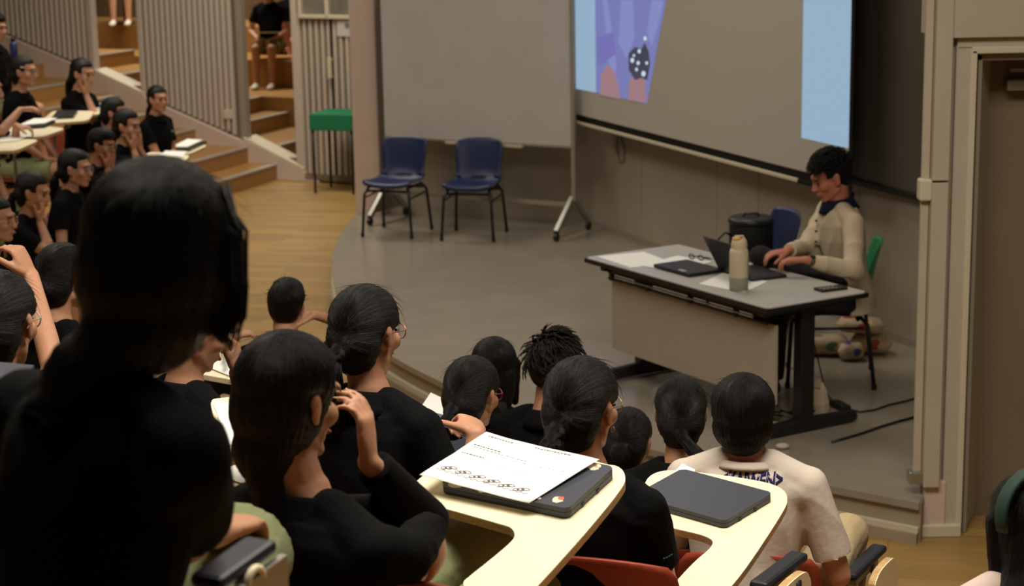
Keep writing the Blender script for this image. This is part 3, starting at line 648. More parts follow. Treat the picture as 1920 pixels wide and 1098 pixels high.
def Rm(look, pitch, roll):
    """head axes: columns right, forward, up"""
    f, r = fr(look); p = rad(pitch); f2 = f*cos(p)+Z3*sin(p); u2 = np.cross(r, f2); q = rad(roll); r2 = r*cos(q)-u2*sin(q); u3 = u2*cos(q)+r*sin(q)
    return np.stack([r2, f2, u3], 1)
def ik(S, W_, a, b, hint):
    S, W_ = np.array(S), np.array(W_); d = W_-S; l = np.linalg.norm(d); d /= l
    k = 1.0
    if l > (a+b)*.985: k = l/((a+b)*.985)
    a, b = a*k, b*k; l = max(l, abs(a-b)+.02); x = (a*a-b*b+l*l)/(2*l); h = sqrt(max(0, a*a-x*x))
    hp = np.array(hint, float); hp -= d*(hp@d); hp /= np.linalg.norm(hp)+1e-9
    return S+d*x+hp*h
def hand(g, wr, d, nrm, s, side, curl=25, spread=1.0, thumb=35, fine=True):
    """d: finger direction, nrm: the way the palm faces, side: +1 right hand"""
    d = np.array(d, float); d /= np.linalg.norm(d); nrm = np.array(nrm, float); nrm -= d*(nrm@d); nrm /= np.linalg.norm(nrm)
    ac = np.cross(d, nrm)*-side   # towards the little finger for a right hand seen from the back
    wr = np.array(wr, float)
    C = [wr-d*.01*s, wr+d*.02*s, wr+d*.05*s, wr+d*.085*s, wr+d*.093*s]
    g.loft(C, [ac*v*s for v in (.024, .030, .040, .041, .034)], [nrm*v*s for v in (.019, .016, .0145, .0125, .009)], 14)
    g.ell(wr+d*.035*s-ac*.022*s+nrm*.008*s, (.017*s,)*3)
    for i, (o_, L_, r_) in enumerate(((-.030, .072, .0088), (-.010, .080, .0090), (.011, .074, .0086), (.030, .058, .0076))):
        p = wr+d*.088*s+ac*o_*s; dd = d+ac*o_*2.2*spread; dd /= np.linalg.norm(dd); c_ = rad(curl*(1+.12*i)); ax = nrm
        for j, fr_ in enumerate((.45, .30, .25)):
            dd = dd*cos(c_)+ax*sin(c_); n2 = ax*cos(c_)-dd*sin(c_); dd /= np.linalg.norm(dd)
            ax = n2-dd*(n2@dd); ax /= np.linalg.norm(ax); q = p+dd*L_*fr_*s
            g.cone(p, q, r_*s*(1-.1*j), r_*s*(.92-.12*j), seg=10); p = q
    td = d*cos(rad(thumb))-ac*sin(rad(thumb))*.9+nrm*.35; td /= np.linalg.norm(td); p = wr+d*.018*s-ac*.024*s+nrm*.004*s
    for L_, r0_, r1_ in ((.040, .015, .0118), (.032, .0118, .0105), (.024, .0105, .0082)):
        q = p+td*L_*s; g.cone(p, q, r0_*s, r1_*s, seg=10); p = q; td = td+d*.25+nrm*.12; td /= np.linalg.norm(td)
def strand_attr(me, loc, axis='z'):
    a = me.attributes.new('strand', 'FLOAT_VECTOR', 'POINT')
    if axis == 'y': az = np.arctan2(loc[:, 0], loc[:, 2]); w_ = loc[:, 1]*3
    else: az = np.arctan2(loc[:, 0], loc[:, 1]+.03); w_ = loc[:, 2]*3
    v = np.stack([np.cos(az)*9, np.sin(az)*9, w_], 1); a.data.foreach_set('vector', v.ravel())
def tubes_hair(name, curves, m, parent, r0_=.0009, taper=True, seg=4, HM=None, HC=None):
    g = G(); ids = []
    for c in curves:
        k = len(c); rr = [r0_*(1-.85*i/(k-1)) if taper else r0_ for i in range(k)]; g.tube(c, rr, seg)
    me = mesh_of(name, g, False)
    if parent is not None: me.transform(Matrix.Translation(-Vector(parent.location)))
    o = link(name, me, m, parent, True); o['kind'] = 'stuff'; a = me.attributes.new('strand', 'FLOAT_VECTOR', 'POINT')
    v, _ = getv(me); a.data.foreach_set('vector', (v*A(60, 60, 8)).ravel()); return o
def person(label, head, yaw, look=None, pitch=-8, roll=0, tier=0.0, s=.95, lean=12, hair='pony', hm=HAIR, shirt=BLACK, bottom=KHAKI, skin=SKIN,
           rh=None, lh=None, rel=None, lel=None, rk=None, ra=None, armk=1.0, rhd=None, lhd=None, rn=None, ln=None, curl=30, vox=.009, glasses=None, nb=None, pelv=None, sleeve=.62, long_sleeve=False,
           tie=False, group=None, face=True, fem=True, tail=1.0, longbottom=False, shoes=SHOEW, seatz=.43, part=False, sway=0, fly=0, clip=False, handed='rl', shw=None, collar=True, nolegs=False, seed=1, headz=1.0, bang=False, ear=False, shortk=.86, lk=None):
    look = yaw if look is None else look; f, r = fr(yaw); head = np.array(head, float); HM = Rm(look, pitch, roll); hs = s*headz
    H = lambda x, y, z: head+HM@(A(x, y, z)*hs)
    fl, rl_ = fr(look)
    neck = head+(-.035*fl-.02*f)*s-Z3*.150*s if nb is None else head+np.array(nb)
    P = neck-(Z3*cos(rad(lean))+f*sin(rad(lean)))*.50*s if pelv is None else np.array(pelv)
    P[2] = tier+seatz+.085
    ax = neck-P; TLn = np.linalg.norm(ax); ax /= TLn; dep_ = np.cross(r, ax)*-1; dep_ = dep_ if dep_@f > 0 else -dep_
    t = thing('person', label, 'person', (P[0], P[1], tier), 0, group)
    sw = (.158 if fem else .178)*s if shw is None else shw
    # torso sections along the spine
    def sec(k, inf=0, base=True):
        T = [(-.16, .15, .10), (0, .158, .108), (.2, .145, .1), (.42, .138, .098), (.65, .155, .108), (.82, .158, .1), (.92, .128, .082), (.99, .072, .062), (1.05, .052, .056)]
        return [(P+ax*TLn*t_+dep_*(.012*sin(t_*3)), r*(a*s*(sw/(.165*s))**.6+inf), dep_*(b*s+inf)) for t_, a, b in T][k[0]:k[1]]
    SHr = neck+r*(sw)-ax*.078*s; SHl = neck-r*(sw)-ax*.078*s
    g = G(); S_ = sec((0, 9)); g.loft([q[0] for q in S_], [q[1]*.93 for q in S_], [q[2]*.92 for q in S_], 18)
    # head
    g.ell(H(0, -.016, .035), A(.073, .090, .082)*hs, HM, 20, 14); g.ell(H(0, .012, -.025), A(.060, .070, .078)*hs, HM, 18, 12)
    g.cone(H(.046, .0, -.06), H(.014, .062, -.092), .020*hs, .016*hs); g.cone(H(-.046, .0, -.06), H(-.014, .062, -.092), .020*hs, .016*hs); g.ell(H(0, .064, -.092), A(.022, .018, .016)*hs, HM)
    g.ell(H(0, .03, -.06), A(.048, .05, .04)*hs, HM)
    for sx in (-1, 1):
        g.ell(H(sx*.037, .052, -.022), A(.026, .026, .026)*hs, HM); g.ell(H(sx*.012, .094, -.030), A(.008, .009, .007)*hs, HM)
        g.ell(H(sx*.076, -.008, -.008), A(.007, .017, .030)*hs, HM@np.array(Matrix.Rotation(sx*.35, 3, 'Z'))); g.ell(H(sx*.079, -.016, .006), A(.007, .012, .018)*hs, HM); g.ell(H(sx*.072, .0, -.03), A(.006, .008, .01)*hs, HM)
    g.cone(H(0, .082, .010), H(0, .100, -.028), .0075*hs, .0105*hs); g.ell(H(0, .072, .030), A(.048, .018, .012)*hs, HM); g.ell(H(0, .080, -.054), A(.024, .012, .007)*hs, HM); g.ell(H(0, .077, -.065), A(.020, .012, .007)*hs, HM)
    g.cone(H(0, -.022, -.05), neck+ax*.0, (.047 if fem else .054)*s*headz, (.051 if fem else .058)*s)
    g.cone(neck-ax*.0, neck-ax*.05*s, .058*s, .075*s)
    # arms
    ua, fa = .275*s, .245*s; arms = {}
    for nm, SH, sd, W_, el, hd, nn in (('r', SHr, 1, rh, rel, rhd, rn), ('l', SHl, -1, lh, lel, lhd, ln)):
        if isinstance(W_, str) and W_ == 'chin':
            W_ = H(sd*.035, .075, -.155); hd = HM@A(-sd*.12, .05, 1) if hd is None else hd; nn = -(HM@A(0, 1, .1)) if nn is None else nn; el = f*.5-Z3*1.0+r*sd*.3 if el is None else el
        if isinstance(W_, str) and W_ == 'cheek':
            W_ = H(sd*.085, .055, -.13); hd = HM@A(-sd*.18, -.1, 1) if hd is None else hd; nn = HM@A(-sd, -.3, .1) if nn is None else nn; el = f*.5-Z3*1.0+r*sd*.3 if el is None else el
        if W_ is None: W_ = P+f*.30*s+r*sd*.10*s+Z3*.10*s; hd = f-r*sd*.5-Z3*.15 if hd is None else hd; nn = -Z3 if nn is None else nn
        W_ = np.array(W_, float)
        if isinstance(el, tuple): E_ = np.array(el[1], float)
        else: E_ = ik(SH, W_, ua, fa, (-Z3*.9+r*sd*.6-f*.2) if el is None else np.array(el, float))
        arms[nm] = (SH, E_, W_)
        g.cone(SH, E_, .046*s*armk, .036*s*armk); m_ = E_+(W_-E_)*.3; g.cone(E_, m_, .036*s, .037*s, flat=.95); g.cone(m_, W_, .037*s, .0245*s, flat=.85)
        hd = (W_-E_) if hd is None else hd; nn = -Z3 if nn is None else nn
        hand(g, W_, hd, nn, s*1.0, sd, curl)
    # legs
    legs = []
    for sd in (-1, 1):
        hp = P+r*sd*.088*s; kn = P+f*.42*s+r*sd*(.10*s); kn[2] = tier+.47*s/.95 if pelv is None else P[2]-.02; an = kn+f*.03; an[2] = tier+.075
        if sd == 1 and rk is not None: kn = np.array(rk, float); an = kn+f*.03 if ra is None else np.array(ra, float)
        if sd == 1 and rk is not None and ra is None: an[2] = tier+.075
        if sd == -1 and lk is not None: kn = np.array(lk, float); an = kn+f*.03; an[2] = tier+.075
        legs.append((hp, kn, an))
        if not nolegs:
            g.cone(hp, kn, .082*s, .055*s); mc = kn+(an-kn)*.35-f*.012; g.cone(kn, mc, .054*s, .055*s); g.cone(mc, an, .055*s, .036*s)
            g.ell(an+f*.05-Z3*.03, (.035, .07, .03), np.stack([r, f, Z3], 1))
    blob('body', g, skin, t, vox, 2)
    # shirt
    g = G(); S_ = sec((0, 8 if shirt is SWEAT else 7), .012)
    if longbottom is False or True: g.loft([q[0] for q in S_], [q[1] for q in S_], [q[2] for q in S_], 22)
    if shirt is not SWEAT: g.loft([P+ax*TLn*v for v in (.86, .92, .955)], [r*v*s for v in (.15, .125, .088)], [dep_*v*s for v in (.098, .086, .074)], 18)
    for nm in ('r', 'l'):
        SH, E_, W_ = arms[nm]; d_ = E_-SH
        g.cone(SH+ax*.004, SH+d_*(1.0 if long_sleeve else sleeve), .057*s*armk**.8, (.052 if long_sleeve else .060)*s*armk**.8, True, long_sleeve)
        g.cone(SH-(SH-neck)*.62, SH, .056*s, .055*s); g.cone(SH-ax*.05-(SH-neck)*.4, SH-ax*.02, .07*s, .055*s)
        if long_sleeve: g.cone(E_, E_+(W_-E_)*.93, .052*s, .040*s, True, False)
    blob('shirt' if shirt is not SWEAT else 'sweater', g, shirt, t, max(.007, vox), 3, folds(.012 if shirt is not SWEAT else .02, seed, 8))
    if collar:
        g = G(); cc = neck+ax*.022*s; C, U, W = [], [], []
        for h_, k_ in ((-.055, 1.42), (-.045, 1.34), (-.034, 1.2), (-.032, 1.1), (-.05, 1.05)) if collar == 'crew' else ((-.080, 1.62), (-.055, 1.42), (-.022, 1.20), (-.014, 1.12), (-.022, 1.04), (-.05, 1.04)): C.append(cc+ax*(h_+(.018 if shirt is SWEAT else 0))*s); U.append(r*.064*k_*s); W.append(dep_*.066*k_*s)
        mk('collar', g.loft(C, U, W, 20), NAVYC if shirt is SWEAT else shirt, t, True)
    # shorts or trousers
    if not nolegs:
        g = G(); g.loft([P-Z3*.085, P-Z3*.03, P+ax*.06, P+ax*.13], [r*v*s for v in (.15, .175, .165, .15)], [f*v*s for v in (.11, .13, .12, .11)], 18)
        for hp, kn, an in legs:
            k_ = 1.0 if longbottom else shortk
            g.cone(hp, hp+(kn-hp)*k_, .100*s, (.076 if longbottom else .092)*s, True, longbottom)
            if longbottom: g.cone(kn, an+Z3*.02, .074*s, .062*s, True, False)
        blob('trousers' if longbottom else 'shorts', g, bottom, t, max(.009, vox), 2, folds(.016, seed+5, 7))
        for hp, kn, an in legs:
            g = G(); b_ = A(an[0], an[1], tier); C = [b_+f*v for v in (-.05, -.04, 0, .06, .13, .165, .175)]
            mk('shoe', g.loft([c+Z3*z for c, z in zip(C, (.04, .045, .048, .038, .03, .026, .024))], [r*v for v in (.012, .030, .036, .042, .044, .03, .01)], [Z3*v for v in (.02, .040, .047, .038, .029, .02, .01)], 14), shoes, t, True)
    # face parts
    if face:
        for sx in (-1, 1):
            mk('eye', G().ell(H(sx*.031, .0765, .002), A(.0135, .006, .0055)*hs, HM, 12, 8), EYE, t, True)
            mk('eyebrow', G().tube([H(sx*.016, .089, .022), H(sx*.030, .087, .027), H(sx*.046, .076, .022)], [.0022*hs, .003*hs, .0015*hs], 6), hm, t, True)
        mk('lips', G().ell(H(0, .0885, -.0595), A(.021, .006, .0065)*hs, HM, 14, 8), LIP, t, True)
    if glasses is not None:
        g = G()
        for sx in (-1, 1):
            g.tube([H(sx*(.034+.023*cos(a)), .098-.012*abs(cos(a)), .0+.019*sin(a)) for a in np.linspace(0, 2*pi, 15)[:-1]], .0018*hs, 6, True)
            g.tube([H(sx*.057, .088, .006), H(sx*.076, .05, .008), H(sx*.082, -.008, .008), H(sx*.080, -.03, -.010)], .0017*hs, 6)
        g.tube([H(-.011, .099, .004), H(0, .101, .007), H(.011, .099, .004)], .0016*hs, 6)
        mk('glasses', g, glasses, t, True)
    # hair
    g = G(); axis = 'z'
    cap = lambda k=1.0: g.ell(H(0, -.020, .034), A(.088*k, .104*k, .093*k)*hs, HM, 24, 16)
    tailpts = None
    if hair == 'short':
        cap(1.0); g.ell(H(0, -.055, -.012), A(.074, .058, .062)*hs, HM); g.ell(H(0, .0, .075), A(.075, .09, .058)*hs, HM)
    elif hair in ('pony', 'bun', 'highpony'):
        axis = 'y'; cap(.99); g.ell(H(0, -.055, -.012), A(.080, .066, .080)*hs, HM); g.ell(H(0, -.052, -.062), A(.060, .046, .048)*hs, HM); g.cone(H(0, -.07, -.04), H(0, -.118, -.045), .05*hs, .024*hs)
        tb_ = head+HM@(A(0, -.128, -.048)*hs)
        if hair == 'bun': g.ell(tb_, A(.04, .034, .04)*hs, HM)
        else:
            dn = -Z3; tailpts = [tb_, tb_-fl*.02+dn*.05*tail+rl_*sway*.02, tb_-fl*.022+dn*.13*tail+rl_*sway*.05, tb_-fl*.015+dn*.21*tail+rl_*sway*.09, tb_-fl*.01+dn*.28*tail+rl_*sway*.13]
            for i in range(3): g.cone(tailpts[i], tailpts[i+1], (.018, .022, .018)[i]*hs, (.022, .018, .010)[i]*hs)
    elif hair == 'mop':
        cap(1.06); g.ell(H(0, -.035, -.015), A(.090, .082, .080)*hs, HM); g.ell(H(0, -.055, -.05), A(.066, .052, .052)*hs, HM)
    elif hair == 'bob':
        cap(1.04); g.ell(H(0, -.03, -.02), A(.098, .10, .115)*hs, HM); g.ell(H(0, -.03, -.075), A(.088, .082, .085)*hs, HM)
        for sx in (-1, 1): g.cone(H(sx*.075, .03, .03), H(sx*.078, .035, -.10), .022*hs, .012*hs)
        for i in range(4):
            pts_ = [H(0, -.05, -.1), neck-f*.05*s+Z3*.02, neck-f*.085*s-Z3*.10*s, neck-f*.10*s-Z3*.22*s*tail]
        for i in range(3): g.cone(pts_[i], pts_[i+1], (.07, .052, .045)[i]*hs, (.052, .045, .02)[i]*hs, flat=.8)
    elif hair == 'mid':
        cap(1.03); g.ell(H(0, -.035, -.015), A(.091, .09, .10)*hs, HM); g.ell(H(0, -.055, -.085), A(.064, .056, .075)*hs, HM)
        pts_ = [H(0, -.06, -.11), neck-f*.07*s-Z3*.06, neck-f*.09*s-Z3*.16*s]
        for i in range(2): g.cone(pts_[i], pts_[i+1], (.052, .042)[i]*hs, (.042, .016)[i]*hs, flat=.7)
    elif hair == 'long':
        cap(1.02)
        C = [H(0, -.03, .0), H(0, -.045, -.08), neck-f*.05+Z3*.0, neck-f*.075-Z3*.10+r*sway*.03, neck-f*.08-Z3*.22+r*sway*.09, neck-f*.07-Z3*.33+r*sway*.14]
        g.loft(C, [rl_*v*hs for v in (.092, .094, .092, .088, .078, .05)], [fl*v*hs for v in (.085, .075, .05, .038, .032, .015)], 18)
        for sx in (-1, 1): g.cone(H(sx*.078, .02, .02), H(sx*.078, .02, -.13), .022*hs, .016*hs)
    def post(o, me, axis=axis):
        v, n = getv(me); loc = (v+np.array(o.parent.location)-head)@HM/hs
        x, y, z = loc[:, 0], loc[:, 1], loc[:, 2]
        yh = .052-.02*ssm(.0, .06, np.abs(x))*(hair not in ('bob', 'long')); top = .060 if not bang else .045
        if hair == 'short': top = .062 if not bang else .05
        m_ = ssm(0, .014, y-yh)*(1-ssm(top, top+.02, z))*ssm(-.35, -.3, z)
        if hair in ('short', 'pony', 'bun', 'mop') or ear:   # clear the ears and cheeks
            m2 = ssm(0, .012, y+(.012 if hair != 'short' else .0)-(.05 if ear else 0))*(1-ssm(-.005, .03, z))
            m3 = np.exp(-(((y+.008)/.026)**2+((z+.004)/.034)**2))*(np.abs(x) > .055); m_ = np.maximum(m_, np.maximum(m2, m3*.9)*(z > -.14)*(y > -.05))
        c_ = A(0, -.005, .01)
        az = np.arctan2(x, z+.0) if axis == 'y' else np.arctan2(x, y+.03)
        gv = .6*np.sin(az*41+z*9)+.4*np.sin(az*83+1+y*12)+.5*np.sin(az*17+2)
        loc2 = loc+(n@HM)*(gv*.0010)[:, None]; loc2 = loc2+(c_-loc2)*(m_*.26)[:, None]
        setv(me, (head+(loc2*hs)@HM.T)-np.array(o.parent.location)); strand_attr(me, loc, axis)
    blob('hair', g, hm, t, .0055 if vox < .008 else .008, 2, post)
    if tailpts:
        R_ = np.random.default_rng(seed+77); cv = []
        for i in range(110):
            a_, q_ = R_.uniform(0, 2*pi), R_.uniform(.3, 1)**.5; o_ = (rl_*cos(a_)+fl*sin(a_))*q_*hs; e_ = R_.uniform(.8, 1.12)
            cv.append([tailpts[0]+o_*.012, tailpts[1]+o_*.028, tailpts[2]+o_*.034+rl_*.004*R_.normal(), tailpts[3]+o_*.034+rl_*.008*R_.normal(), tailpts[3]+(tailpts[4]-tailpts[3])*e_+o_*.028+rl_*.010*R_.normal()])
        tubes_hair('ponytail', cv, hm, t, .0042*hs, True, 5)
    if tie and tailpts: mk('hair_tie', G().tube([tailpts[0]+(-fl*.004)+(rl_*cos(a)+Z3*.5*sin(a)+fl*.5*sin(a))*.020*hs for a in np.linspace(0, 2*pi, 13)[:-1]], .009*hs, 7, True), BLACK2, t, True)
    if fly:
        cv = []; R_ = np.random.default_rng(seed)
        for i in range(fly):
            th = R_.uniform(0, 2*pi); ph = R_.uniform(.15, 1.5); d0 = A(sin(ph)*cos(th), sin(ph)*sin(th), cos(ph)); b0_ = A(.089, .105, .094)*d0+A(0, -.02, .034)
            tg = A(0, 0, -1)-d0*(-d0[2]) if hair != 'short' else R_.normal(size=3); tg = tg/(np.linalg.norm(tg)+1e-6)
            lf = R_.uniform(.001, .007); ln_ = R_.uniform(.03, .08)
            if hair == 'short': cv.append([H(*(b0_*.98)), H(*(b0_+d0*.008+tg*ln_*.12)), H(*(b0_+d0*.010+tg*ln_*.3))])
            else: cv.append([H(*(b0_*.97)), H(*(b0_+d0*lf*.5+tg*ln_*.4)), H(*(b0_+d0*lf+tg*ln_))])
        tubes_hair('loose_hair', cv, hm, t, .0006*hs if hair != 'short' else .0012)
    t_info = dict(t=t, P=P, neck=neck, f=f, r=r, ax=ax, H=H, HM=HM, head=head, arms=arms, legs=legs, hs=hs, dep=dep_, s=s)
    return t_info
# ================================================================ seats and people in place
def closed_curve(pts, k=4):
    P = [np.array(p, float) for p in pts]; n = len(P); Q = []
    for i in range(n):
        a, b, c, d = P[i-1], P[i], P[(i+1) % n], P[(i+2) % n]
        for j in range(k):
            t = j/k; Q.append(.5*((2*b)+(-a+c)*t+(2*a-5*b+4*c-d)*t*t+(-a+3*b-3*c+d)*t**3))
    return Q
TABL = [(.21, -.12), (.205, .0), (.2, .13), (.17, .2), (.10, .22), (-.10, .225), (-.16, .25), (-.18, .31), (-.17, .45), (-.10, .50), (.08, .515), (.22, .50), (.29, .45), (.32, .36), (.32, .15), (.31, -.05), (.30, -.12), (.27, -.15), (.23, -.15)]
def tab_top(name, P, up, th, par):
    """cream laminate slab with plywood edge; P closed outline of its top"""
    n = len(P); g = G(); P = np.array(P); 
    g.add(np.vstack([P, P-up*.003]), [tuple(range(n)), tuple(range(2*n-1, n-1, -1))]+[(i, (i+1) % n, n+(i+1) % n, n+i) for i in range(n)])
    o = mk(name, g, CREAM, par)
    mk('plywood_edge', G().prism(list(P-up*.0031), -up*(th-.003)), PLY, o)
    return o
def seat(label, P, yaw, tier, tablet='open', group='red-brown tablet-arm seats', arms='RL', tpoly=None, shellz=1.0, tz=.70, armz=.655):
    f, r = fr(yaw); c = np.array([P[0], P[1], tier])+f*.03; t = thing('tablet_arm_chair', label, 'chair', c, -rad(yaw), group)
    W = lambda x, y, z: c+r*x+f*y+Z3*z
    o = mk('seat_shell', shell(W, slot=False, hs=shellz), REDPL, t, True); m_ = o.modifiers.new('s', 'SOLIDIFY'); m_.thickness = .008; m_.offset = 0
    mk('pedestal', G().box(W(0, 0, .20), (.06, .06, .40), r, f).box(W(0, 0, .405), (.40, .06, .03), r, f).box(W(0, 0, .006), (.22, .22, .012), r, f), BMETAL, t, bevel=.004)
    for a in arms:
        sx = 1 if a == 'R' else -1
        b = mk('arm_bracket', G().tube([W(sx*.19, -.02, .41), W(sx*.255, -.02, .45), W(sx*.26, -.02, armz-.02)], .014, 8).box(W(sx*.26, .0, armz-.025), (.03, .20, .02), r, f), STEEL, t)
        mk('armrest', G().box(W(sx*.262, .02, armz), (.052, .27, .026), r, f), RUB, t, bevel=.01)
    if tablet == 'open':
        P_ = [W(x, y, tz+.10*(y-.1)) for x, y in closed_curve(TABL, 3)]; up = Z3-f*.10; up /= np.linalg.norm(up)
        tab_top('tablet', P_, up, .018, t)
    elif tablet == 'folded':
        up = r; P_ = [W(.30, y, z) for y, z in closed_curve([(-.10, .30), (-.11, .50), (-.07, .62), (.0, .66), (.10, .64), (.16, .55), (.17, .35), (.1, .27), (0, .26)], 3)]
        tab_top('folded_tablet', P_, up, .018, t)
    return t, W, f, r
def tab_items(W, f, r, tz, kind, desc, grp=None):
    def Q(x, y, dz=0): return W(x, y, tz+.10*(y-.1)+dz)
    up = Z3-f*.10; up /= np.linalg.norm(up); v = f+Z3*.10; v /= np.linalg.norm(v)
    out = []
    if 'l' in kind:
        c = Q(.05, .36, .002); t = thing('closed_laptop', 'dark closed laptop '+desc, 'laptop', c, 0, grp)
        def sl(h0, h, hu, hv, m, nm):
            P = [c+up*h0+r*a*hu+v*b*hv for a, b in ((1, 1), (-1, 1), (-1, -1), (1, -1))]; return mk(nm, G().prism(P, up*h), m, t, bevel=.003)
        sl(0, .009, .145, .10, LAPT, 'base'); sl(.0095, .008, .145, .10, LAPT, 'lid')
    if 'p' in kind:
        dz = .022 if 'l' in kind else .003; pts = [(-.10, .26), (.11, .235), (.16, .49), (-.05, .515)]
        g = G().prism([Q(x, y, dz) for x, y in pts], up*.0015); tag(center(mk('paper_sheet', g, PAPER)), 'white worksheet '+desc, 'paper', grp and grp.replace('laptops', 'papers'))
# ---- foreground girl, huge and out of focus
hA = dep(312, 478, 2.42)
kA = person('girl in black polo with short dark hair seen from behind, largest figure at left', hA, 38, look=32, pitch=-12, tier=1.36, s=1.0, lean=14, hair='bob', nb=(-.075, -.05, -.155), shw=.15, armk=1.3, pelv=hA+A(-.16, -.20, -.60), vox=.008, sway=0,
            rk=dep(455, 1030, 3.05), ra=dep(470, 1320, 3.05), shortk=1.0, rh=dep(412, 1000, 2.84), rel=A(-.7, -.6, -1.0), rhd=A(.3, 1, -.1), sleeve=.72, tail=.9, fly=90, seed=3, face=True, seatz=.44)
st_ = [ [hA+kA['HM']@A(.058+.012*sin(i*2.1), .01+.002*i, .085+.015*cos(i*1.7)), hA+kA['HM']@A(.088+.004*sin(i*3.3), .02+.002*i, .03+.015*sin(i*5)), hA+kA['HM']@A(.101+.0003*i, .016+.0018*i, -.03), hA+kA['HM']@A(.100+.0006*i, .014+.0018*i, -.07), hA+kA['HM']@A(.088+.0022*(i % 7), .012+.0016*i, -.108-.009*(i % 5))] for i in range(16)]
tubes_hair('side_locks', st_, HAIR, kA['t'], .0035, True, 5)
ta, WA, fA, rA = seat('seat of the large foreground girl, its black armrest lit beside her elbow', at(-70, 1040, 2.16)+fr(24)[0]*.24, 24, 1.36, None, arms='', group=None)
# her right armrest and stowed tablet
a0_, a1_ = dep(385, 1105, 2.5), dep(492, 1008, 2.62); dA_ = a1_-a0_; dA_[2] *= .4; la = np.linalg.norm(dA_); dA_ /= la; rA_ = np.cross(dA_, Z3); rA_ /= np.linalg.norm(rA_)
mk('armrest', G().box((a0_+a1_)/2-Z3*.0, (la, .055, .022), dA_, rA_, np.cross(rA_, dA_)), RUB, ta, bevel=.009)
mk('arm_bracket', G().box((a0_+a1_)/2-Z3*.04+rA_*.03, (la*1.1, .012, .05), dA_, rA_).tube([a1_-Z3*.03-dA_*.05, a1_-Z3*.10-dA_*.06, a1_-Z3*.2-dA_*.1], .014), STEEL, ta)
q_ = dep(478, 1092, 2.55); g = G().tube([q_+dA_*.02*cos(a)+Z3*.02*sin(a) for a in np.linspace(0, pi, 9)], .006); mk('bracket_loop', g, CREAM, ta, True)
# ---- girl B
hB = dep(548, 748, 3.30)
kB = person('girl with straight dark hair and hand on cheek, just right of the large girl', hB, 36, look=42, pitch=-12, tier=1.02, s=.97, lean=10, hair='mid', ear=True, vox=.0055, nb=(.012, -.03, -.17), shw=.185, rk=at(1005, 1110, 1.58), lk=at(905, 1010, 1.56), shortk=1.0, shirt=BLACK,
            lh=dep(692, 868, 3.42), lel=('at', dep(800, 975, 3.55)), lhd=A(-.06, .12, 1), ln=A(-1, .25, 0), rh=dep(808, 985, 3.38), rel=('at', dep(762, 1045, 3.24)), rhd=A(.12, .3, -1), rn=A(-1, .4, 0), curl=24, long_sleeve=True, fly=70, seed=5, tail=.9, seatz=.46)
#t2 = blob('jacket_sleeve', G().cone(kB['arms']['r'][1], kB['arms']['r'][1]*.12+kB['arms']['r'][2]*.88, .052, .040, True, False).cone(kB['arms']['r'][0], kB['arms']['r'][1], .058, .054), BLACK2, kB['t'], .007, 2, folds(.012, 4, 14))
# ---- girl C (ponytail with scrunchie)
hC = dep(690, 622, 4.62)
kC = person('girl with low ponytail, black scrunchie and glasses, arm crossed on her desk', hC, 26, look=33, pitch=-8, tier=.68, s=.98, lean=14, hair='pony', tie=True, vox=.0062, glasses=mat('rose_metal', (176, 110, 96), .35, .5, metal=.5), nb=(-.0, -.045, -.145), handed='r',
            lh='chin', rh=dep(893, 815, 4.62), rel=A(.2, -.3, -1), rhd=A(-.2, 1, .2), rn=A(-.5, 0, -1), curl=55, fly=80, seed=6, tail=.75, sleeve=.80, seatz=.46)
# ---- girl H with glasses
hH = dep(1095, 762, 4.42)
kH = person('girl with black polo, tied hair and glasses between the two bright tablets', hH, 24, look=33, pitch=-8, tier=.68, s=1.0, lean=8, hair='pony', vox=.0068, glasses=mat('dark_gold_metal', (150, 130, 96), .35, .5, metal=.5), nb=(-.0, -.04, -.148),
            rh=dep(1240, 1040, 4.70), rel=A(.15, -.4, -1), lh=None, fly=80, seed=8, tail=.45, sleeve=.56, tie=True, seatz=.46)
# ---- girl E
hE = dep(888, 738, 5.60)
kE = person('girl with red glasses and centre parting, head left of the long-haired girl', hE, 26, look=30, pitch=-12, tier=.34, s=.95, lean=14, hair='pony', tie=True, vox=.008, glasses=mat('red_plastic_rim', (150, 40, 52), .4), seed=9, tail=.5, fly=50)
# ---- K, white shirt
hK = dep(1393, 782, 5.35)
kK = person('young man in white lettered T-shirt and beige trousers at the row end', hK, 14, look=8, pitch=-6, tier=.34, s=1.02, lean=10, hair='mop', fem=False, vox=.0075, shirt=WSHIRT, bottom=BEIGE, longbottom=True, sleeve=.8, nb=(.01, -.02, -.108), collar='crew', seed=10, fly=60,
            rk=dep(1588, 1000, 5.75), ra=dep(1560, 1180, 5.7), rh=dep(1530, 1060, 5.6), rel=A(.35, -.2, -1), shoes=SHOEB, seatz=.43)
kJ = person('girl in black polo with low ponytail and both ears showing, beside the white-shirted boy', dep(1276, 775, 5.75), 8, look=4, pitch=-4, tier=.30, s=.97, lean=10, hair='pony', vox=.008, seed=12, tail=.9, sway=2.2, fly=50)
kI = person('child with round black hair half hidden behind the girl with glasses', dep(1178, 830, 6.1), 20, look=16, pitch=-22, tier=.0, s=.95, lean=22, hair='bun', vox=.01, seed=13, face=False)
kG = person('boy with tousled spiky black hair in the front row', dep(1038, 688, 6.75), 25, look=20, pitch=-6, tier=.0, s=1.0, lean=12, hair='short', hm=HAIRB, fem=False, vox=.009, seed=14, fly=0)
H_ = kG['H']; R_ = np.random.default_rng(5); cv = []
